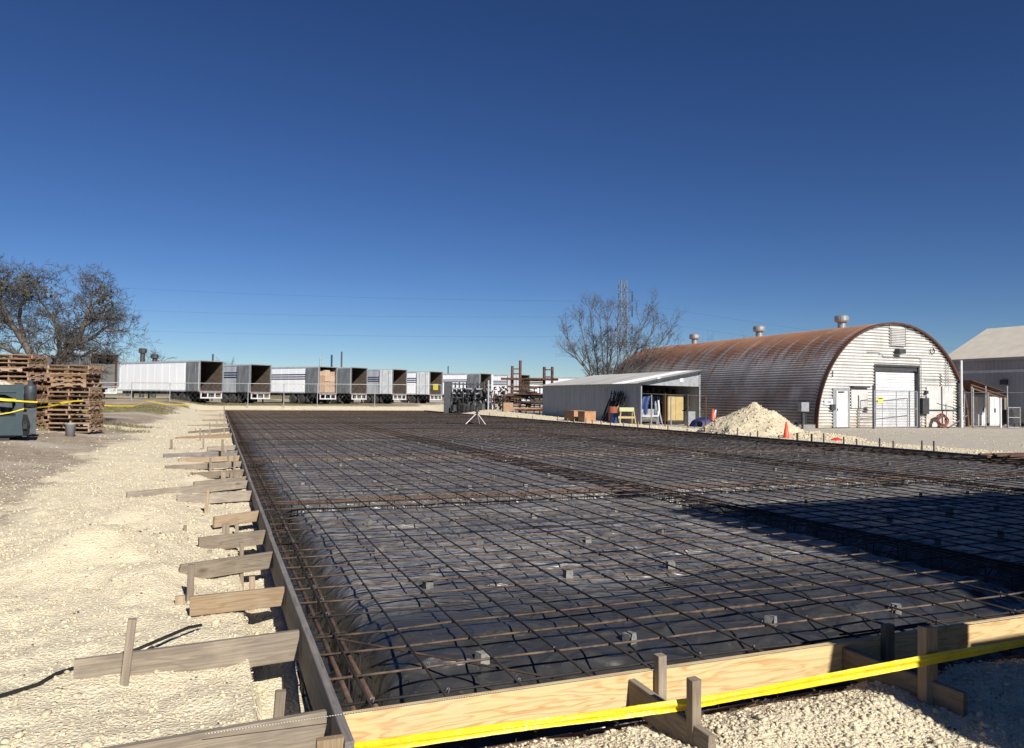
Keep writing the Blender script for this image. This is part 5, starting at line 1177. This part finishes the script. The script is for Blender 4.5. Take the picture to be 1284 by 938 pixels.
# laser level on its tripod, and a dark bundle, out on the slab
tp = G(598, 531.5, -.03); t = thing('tripod', 'laser level on a white legged tripod standing out on the rebar grid', 'tripod', tp)
hh = D(598, 519, tp.y).z - tp.z
for a in (R(200), R(320), R(80)): b = MB(); b.tube([(.62 * math.cos(a), .62 * math.sin(a), -.01), (.06 * math.cos(a), .06 * math.sin(a), hh)], .022, 6); b.build('leg', M['white'], t)
b = MB(); b.lathe([(.09, 0), (.1, .04), (.05, .05), (.05, .1), (.12, .11), (.12, .24), (.07, .26), (.07, .34), (.03, .36)], 14, (0, 0, hh)); b.build('instrument', M['dark_steel'], t)
p = G(579, 531, -.05); t = thing('rod_bundle', 'flat dark bundle of rods lying on the rebar grid left of the tripod', 'rod bundle', p, .1)
for i in range(9): b = MB(); b.tube([(-.75 + rnd.uniform(-.1, .1), -.2 + .05 * i, .02 + .03 * (i % 2)), (.8 + rnd.uniform(-.1, .1), -.2 + .05 * i, .02 + .03 * (i % 2))], .022, 5); b.build('rod', M['black_steel'], t)

# ------------------------------------------------------------------ lattice mast and power lines
mp = D(780, hor(780), 125); mg = hz(mp.x, mp.y); mh = D(780, 352, 125).z - mg
t = thing('lattice_mast', 'tall grey lattice power mast rising behind the bare shrub trees', 'power mast', (mp.x, mp.y, mg), .25)
for x, y in ((-.55, -.55), (.55, -.55), (.55, .55), (-.55, .55)): b = MB(); b.tube([(x * 1.2, y * 1.2, 0), (x * .9, y * .9, mh)], .075, 5); b.build('leg', M['mast'], t)
b = MB(); n = 26
for k in range(n):
    z0, z1 = mh * k / n, mh * (k + 1) / n
    for (x0, y0), (x1, y1) in (((-.5, -.5), (.5, -.5)), ((.5, .5), (-.5, .5)), ((-.5, .5), (-.5, -.5)), ((.5, -.5), (.5, .5))):
        a, c = ((x0, y0, z0), (x1, y1, z1)) if k % 2 else ((x1, y1, z0), (x0, y0, z1)); b.tube([a, c], .04, 4)
b.build('lattice', M['mast'], t)
arms = []
for y, sx_ in ((366, 1.9), (385, 1.9), (407, 1.9)):
    z = D(780, y, 125).z - mg; b = MB(); b.tube([(-.5, 0, z), (sx_, 0, z), (.5, 0, z + .9)], .06, 5); b.build('cross_arm', M['dark_steel'], t)
    b = MB(); b.lathe([(.05, -1.6), (.13, -1.5), (.13, -.3), (.05, -.1)], 8, (sx_ - .15, 0, z)); b.build('insulator', M['dark_steel'], t); arms.append(mp + Vector((sx_ - .15, 0, z - 1.6 + mg - mp.z)))
def wire(px0, y0, d0, px1, y1, d1, sag, label):
    a, c = D(px0, y0, d0), D(px1, y1, d1); b = MB(); n = 16
    b.tube([a.lerp(c, k / n) - Vector((0, 0, sag * 4 * (k / n) * (1 - k / n))) for k in range(n + 1)], .009, 4); tag(b.build('power_line', M['dark_steel']), label, 'power line', 'power lines from the mast')
wire(-40, 348, 170, 782, 378, 125, 1.2, 'highest power line running left from the mast'); wire(-40, 378, 170, 782, 397, 125, 1.2, 'middle power line running left from the mast'); wire(-40, 405, 170, 782, 422, 125, 1.0, 'lowest power line running left from the mast')
wire(782, 378, 125, 1330, 452, 110, .6, 'upper power line running right from the mast over the arched building'); wire(782, 397, 125, 1330, 470, 110, .6, 'lower power line running right from the mast over the arched building')

# ------------------------------------------------------------------ bare trees
class TreeB:
    def __init__(s, seed): s.r = random.Random(seed); s.th = MB(); s.tw = MB(); s.tips = []
    def limb(s, pts, r0, r1, n=8):
        rs = [r0 + (r1 - r0) * i / (len(pts) - 1) for i in range(len(pts))]; s.th.tube(pts, rs, n, False)
    def grow(s, p, d, L, r, lv, up=.05, droop=0, ratio=.74, spread=.55):
        q = p.copy(); pts = [q.copy()]; dd = d.copy(); n = 4 if lv > 2 else 3
        for i in range(n):
            dd = (dd + Vector((s.r.gauss(0, .16), s.r.gauss(0, .16), s.r.gauss(0, .12) + up))).normalized(); q = q + dd * L / n; pts.append(q.copy())
        rs = [max(.0045, r * (1 - .45 * i / n)) for i in range(n + 1)]
        (s.th if r > .022 else s.tw).tube(pts, rs, 6 if r > .05 else (4 if r > .022 else 3), False)
        s.tips.append((q, lv))
        if lv <= 0: return
        for k in range(2 if lv > 2 and s.r.random() < .5 else 3):
            a = dd.orthogonal(); a.rotate(Matrix.Rotation(s.r.uniform(0, 6.283), 3, dd)); nd = (dd + a * s.r.uniform(.5, 1.2) * spread * 1.3).normalized()
            st = pts[-1] if k == 0 else pts[s.r.randint(max(1, n - 2), n)]
            s.grow(st, nd, L * ratio * s.r.uniform(.75, 1.2), r * .6, lv - 1, up - droop * .04, droop, ratio, spread)
def place_tree(name, label, tb, base, mt='bark', tm='twig', leaf=None):
    t = thing(name, label, 'tree', base); tb.th.sm = True; tb.th.build('trunk', M[mt], t); tb.tw.build('crown', M[tm], t)
    if leaf:
        lf = MB(); rr = tb.r
        for (c, rad, n) in leaf:
            for k in range(n):
                while True:
                    v = Vector((rr.uniform(-1, 1), rr.uniform(-1, 1), rr.uniform(-1, 1)))
                    if v.length < 1: break
                p = Vector(c) + v * rad; a = Vector((rr.gauss(0, 1), rr.gauss(0, 1), rr.gauss(0, 1))).normalized(); b = a.orthogonal(); L = rr.uniform(.04, .09); lf.add([p - a * L, p + b * L * .5, p + a * L, p - b * L * .5], [(0, 1, 2, 3)])
        lf.build('green_clump', M['leaf'], t)
    return t
dT = 28.0
def tl(px, py, dy=0): return D(px, py, dT + dy) - TB
TB = D(57, hor(57), dT); TB.z = hz(TB.x, TB.y); tb = TreeB(4)
for a, c, q0, q1 in (((57, 545), (57, 468), .30, .26), ): tb.limb([tl(58, 546), tl(56, 505), tl(57, 468)], .30, .24, 10)
mains = [([(57, 470, 0), (42, 445, .2), (24, 418, .4), (10, 398, .3), (-6, 384, .2)], .19, .07), ([(57, 470, 0), (70, 452, -.2), (88, 434, -.5), (103, 420, -.6), (112, 395, -.8)], .2, .08), ([(72, 450, -.2), (77, 432, .5), (73, 408, .9), (66, 385, 1.0)], .10, .05),
         ([(30, 425, .4), (20, 392, 1.2), (22, 370, 1.5)], .10, .05), ([(100, 423, -.6), (122, 416, -.2), (140, 402, 0)], .09, .045), ([(112, 398, -.8), (118, 372, -.6), (124, 356, -.4)], .075, .04), ([(42, 445, .2), (15, 436, -.6), (-20, 420, -1.0)], .10, .05), ([(88, 434, -.5), (108, 440, -1.6), (128, 432, -2)], .07, .035), ([(12, 400, .3), (-2, 372, 0), (-8, 352, 0)], .07, .04), ([(-6, 384, .2), (-30, 372, .2), (-50, 360, 0)], .07, .04), ([(66, 388, 1.0), (50, 366, .5), (44, 352, .2)], .05, .03)]
for pts, r0, r1 in mains:
    P = [tl(*p) for p in pts]; tb.limb(P, r0, r1, 8)
    for i in range(1, len(P)):
        k = 6 if i == len(P) - 1 else 5
        for _ in range(k):
            dr = (P[i] - P[i - 1]).normalized(); a = dr.orthogonal(); a.rotate(Matrix.Rotation(tb.r.uniform(0, 6.283), 3, dr))
            tb.grow(P[i].lerp(P[i - 1], tb.r.uniform(0, .5)), (dr * .8 + a * tb.r.uniform(.3, .9) + Vector((0, 0, .1))).normalized(), tb.r.uniform(.42, .72), r1 * .55, 5, .03, .15, .75, .66)
place_tree('bare_tree', 'large bare spreading tree with dense twigs behind the pallet stacks', tb, TB, 'bark', 'twig', [(tl(33, 345, .2), .5, 120), (tl(136, 356, 0), .42, 90), (tl(140, 372, 0), .35, 90), (tl(64, 352, .5), .38, 40), (tl(6, 344, 0), .5, 80), (tl(104, 427, -.6), .22, 50)]).scale = (.90, .92, .93)
dT = 62.0; TB = D(757, hor(757), dT); TB.z = hz(TB.x, TB.y); tb = TreeB(11)
for i, (px, py, dy) in enumerate([(728, 398, 0), (740, 385, 1), (752, 384, -.5), (762, 388, 1.2), (712, 418, 0), (772, 400, -1), (788, 392, .5), (803, 398, 0), (822, 400, .6), (838, 410, 0), (722, 440, -1), (800, 430, 1), (830, 430, -.6), (768, 425, .4), (748, 420, .7), (812, 388, .3)]):
    bx_ = 757 + (px - 757) * .22 + rnd.uniform(-6, 6); p0 = tl(bx_, 520, 0); p1 = tl(bx_ + (px - bx_) * .28, 470, dy * .4); p2 = tl(bx_ + (px - bx_) * .72, 470 + (py - 470) * .5, dy); p3 = tl(px, py + 8, dy)
    P = [p0, p1, p2, p3]; tb.limb(P, .075, .022, 6)
    for j in (1, 2, 3):
        for _ in range(4):
            dr = (P[j] - P[j - 1]).normalized(); a = dr.orthogonal(); a.rotate(Matrix.Rotation(tb.r.uniform(0, 6.283), 3, dr)); tb.grow(P[j].lerp(P[j - 1], tb.r.uniform(0, .6)), (dr + a * tb.r.uniform(.2, .6)).normalized(), tb.r.uniform(.65, 1.1), .028, 4, .10, 0, .72, .55)
tb.tw.v = tb.tw.v
place_tree('bare_shrub_tree', 'bare many stemmed tree rising behind the iron shed', tb, TB, 'bark', 'twig_grey')
def small_tree(px, py, d, w, label, seed, ybase=None):
    global dT, TB
    dT = d; TB = D(px, hor(px), d); TB.z = hz(TB.x, TB.y); tb = TreeB(seed); top = tl(px, py); hgt = top.z; tb.limb([Vector((0, 0, -.2)), Vector((.1, 0, hgt * .45))], .22, .12, 7)
    for k in range(7):
        a = tb.r.uniform(0, 6.283); dr = Vector((math.cos(a) * .7, math.sin(a) * .7, .9)).normalized(); tb.grow(Vector((.1, 0, hgt * tb.r.uniform(.3, .45))), dr, hgt * .24 * w, .08, 3, .05, .2, .75, .6)
    place_tree('bare_tree', label, tb, TB, 'twig_grey', 'twig_grey')
small_tree(905, 413, 110, 1.0, 'small bare treetop showing above the arched roof', 21)
small_tree(282, 444, 120, 1.0, 'low bare tree behind the first open trailer', 22); small_tree(190, 436, 125, 1.1, 'low bare tree behind the plain white trailer', 23)
small_tree(160, 446, 130, 1.0, 'low bare tree between the big tree and the white trailer', 24); small_tree(660, 462, 150, .8, 'little tree behind the tall pipe rack', 25)

# ------------------------------------------------------------------ dry grass on the far dirt
Pg = []
for _ in range(26000):
    u, v = rnd.uniform(-14, 4), rnd.uniform(22, 84); Pg.append((u, v))
Pg = np.array(Pg); gxx = Pg[:, 0] * CT - Pg[:, 1] * ST; gyy = Pg[:, 0] * ST + Pg[:, 1] * CT; k = masks(gxx, gyy)[1] > .35; ins = (Pg[:, 0] > .2) & (Pg[:, 1] < 73.5); k &= ~ins
gxx, gyy = gxx[k], gyy[k]; zz = H(gxx, gyy); gb = MB(); vs_, fs = [], []
for x, y, z in zip(gxx, gyy, zz):
    for _ in range(2):
        a = rnd.uniform(0, 6.28); L = rnd.uniform(.04, .13); n = len(vs_); ox, oy = x + rnd.uniform(-.1, .1), y + rnd.uniform(-.1, .1); vs_ += [(ox - .03 * math.cos(a), oy - .03 * math.sin(a), z - .01), (ox + .03 * math.cos(a), oy + .03 * math.sin(a), z - .01), (ox + rnd.uniform(-.05, .05), oy + rnd.uniform(-.05, .05), z + L)]; fs.append((n, n + 1, n + 2))
gb.add(vs_, fs); tag(gb.build('dry_grass', M['grass']), 'patches of dry short grass on the far dirt', 'grass', kind='stuff')

# ------------------------------------------------------------------ beside the viewer: building known from its shadow, and a bin added for shade
c = G(836, 640, -.15); HB = 6.0; k = (HB + .15) / SDIR.z; c = c + SDIR * k; u_, v_ = UV(c.x, c.y)
g = thing('neighbour_building', 'flat roofed metal building beside the slab at right', 'building', S(u_, v_, 0), TH)
LB, DB = 15.0, 14.0
b = MB(); b.box(0, LB, -DB, 0, -.4, HB - .25); b.build('walls', M['wall_grey'], g); b = MB(); b.box(-.02, LB + .02, -DB - .02, .02, HB - .249, HB); b.build('parapet', M['wall_band'], g)
for x in (2, 6, 10): b = MB(); b.box(x, x + 2, .022, .08, -.2, 2.6); b.build('door', M['white'], g)
for y in (-10, -6, -3): b = MB(); b.box(-.08, -.022, y, y + 1.4, 1.2, 2.4); b.build('window', M['dark_steel'], g)
g = thing('added_shadow_bin', 'unseen steel bin added right of the viewer to shade the front board', 'bin', S(3.83, -.2, -.2), TH)
b = MB(); b.bev(0, 1.08, -1.2, .9, 0, 2.2, .05); b.box(1.081, 2.6, -1.2, .9, 0, 1.78); b.build('body', M['dark_steel'], g)  # stepped height shapes the added shadow on the front board
b = MB(); b.box(1.09, 2.58, -1.22, .92, 1.785, 1.84); b.build('lid', M['black_steel'], g)
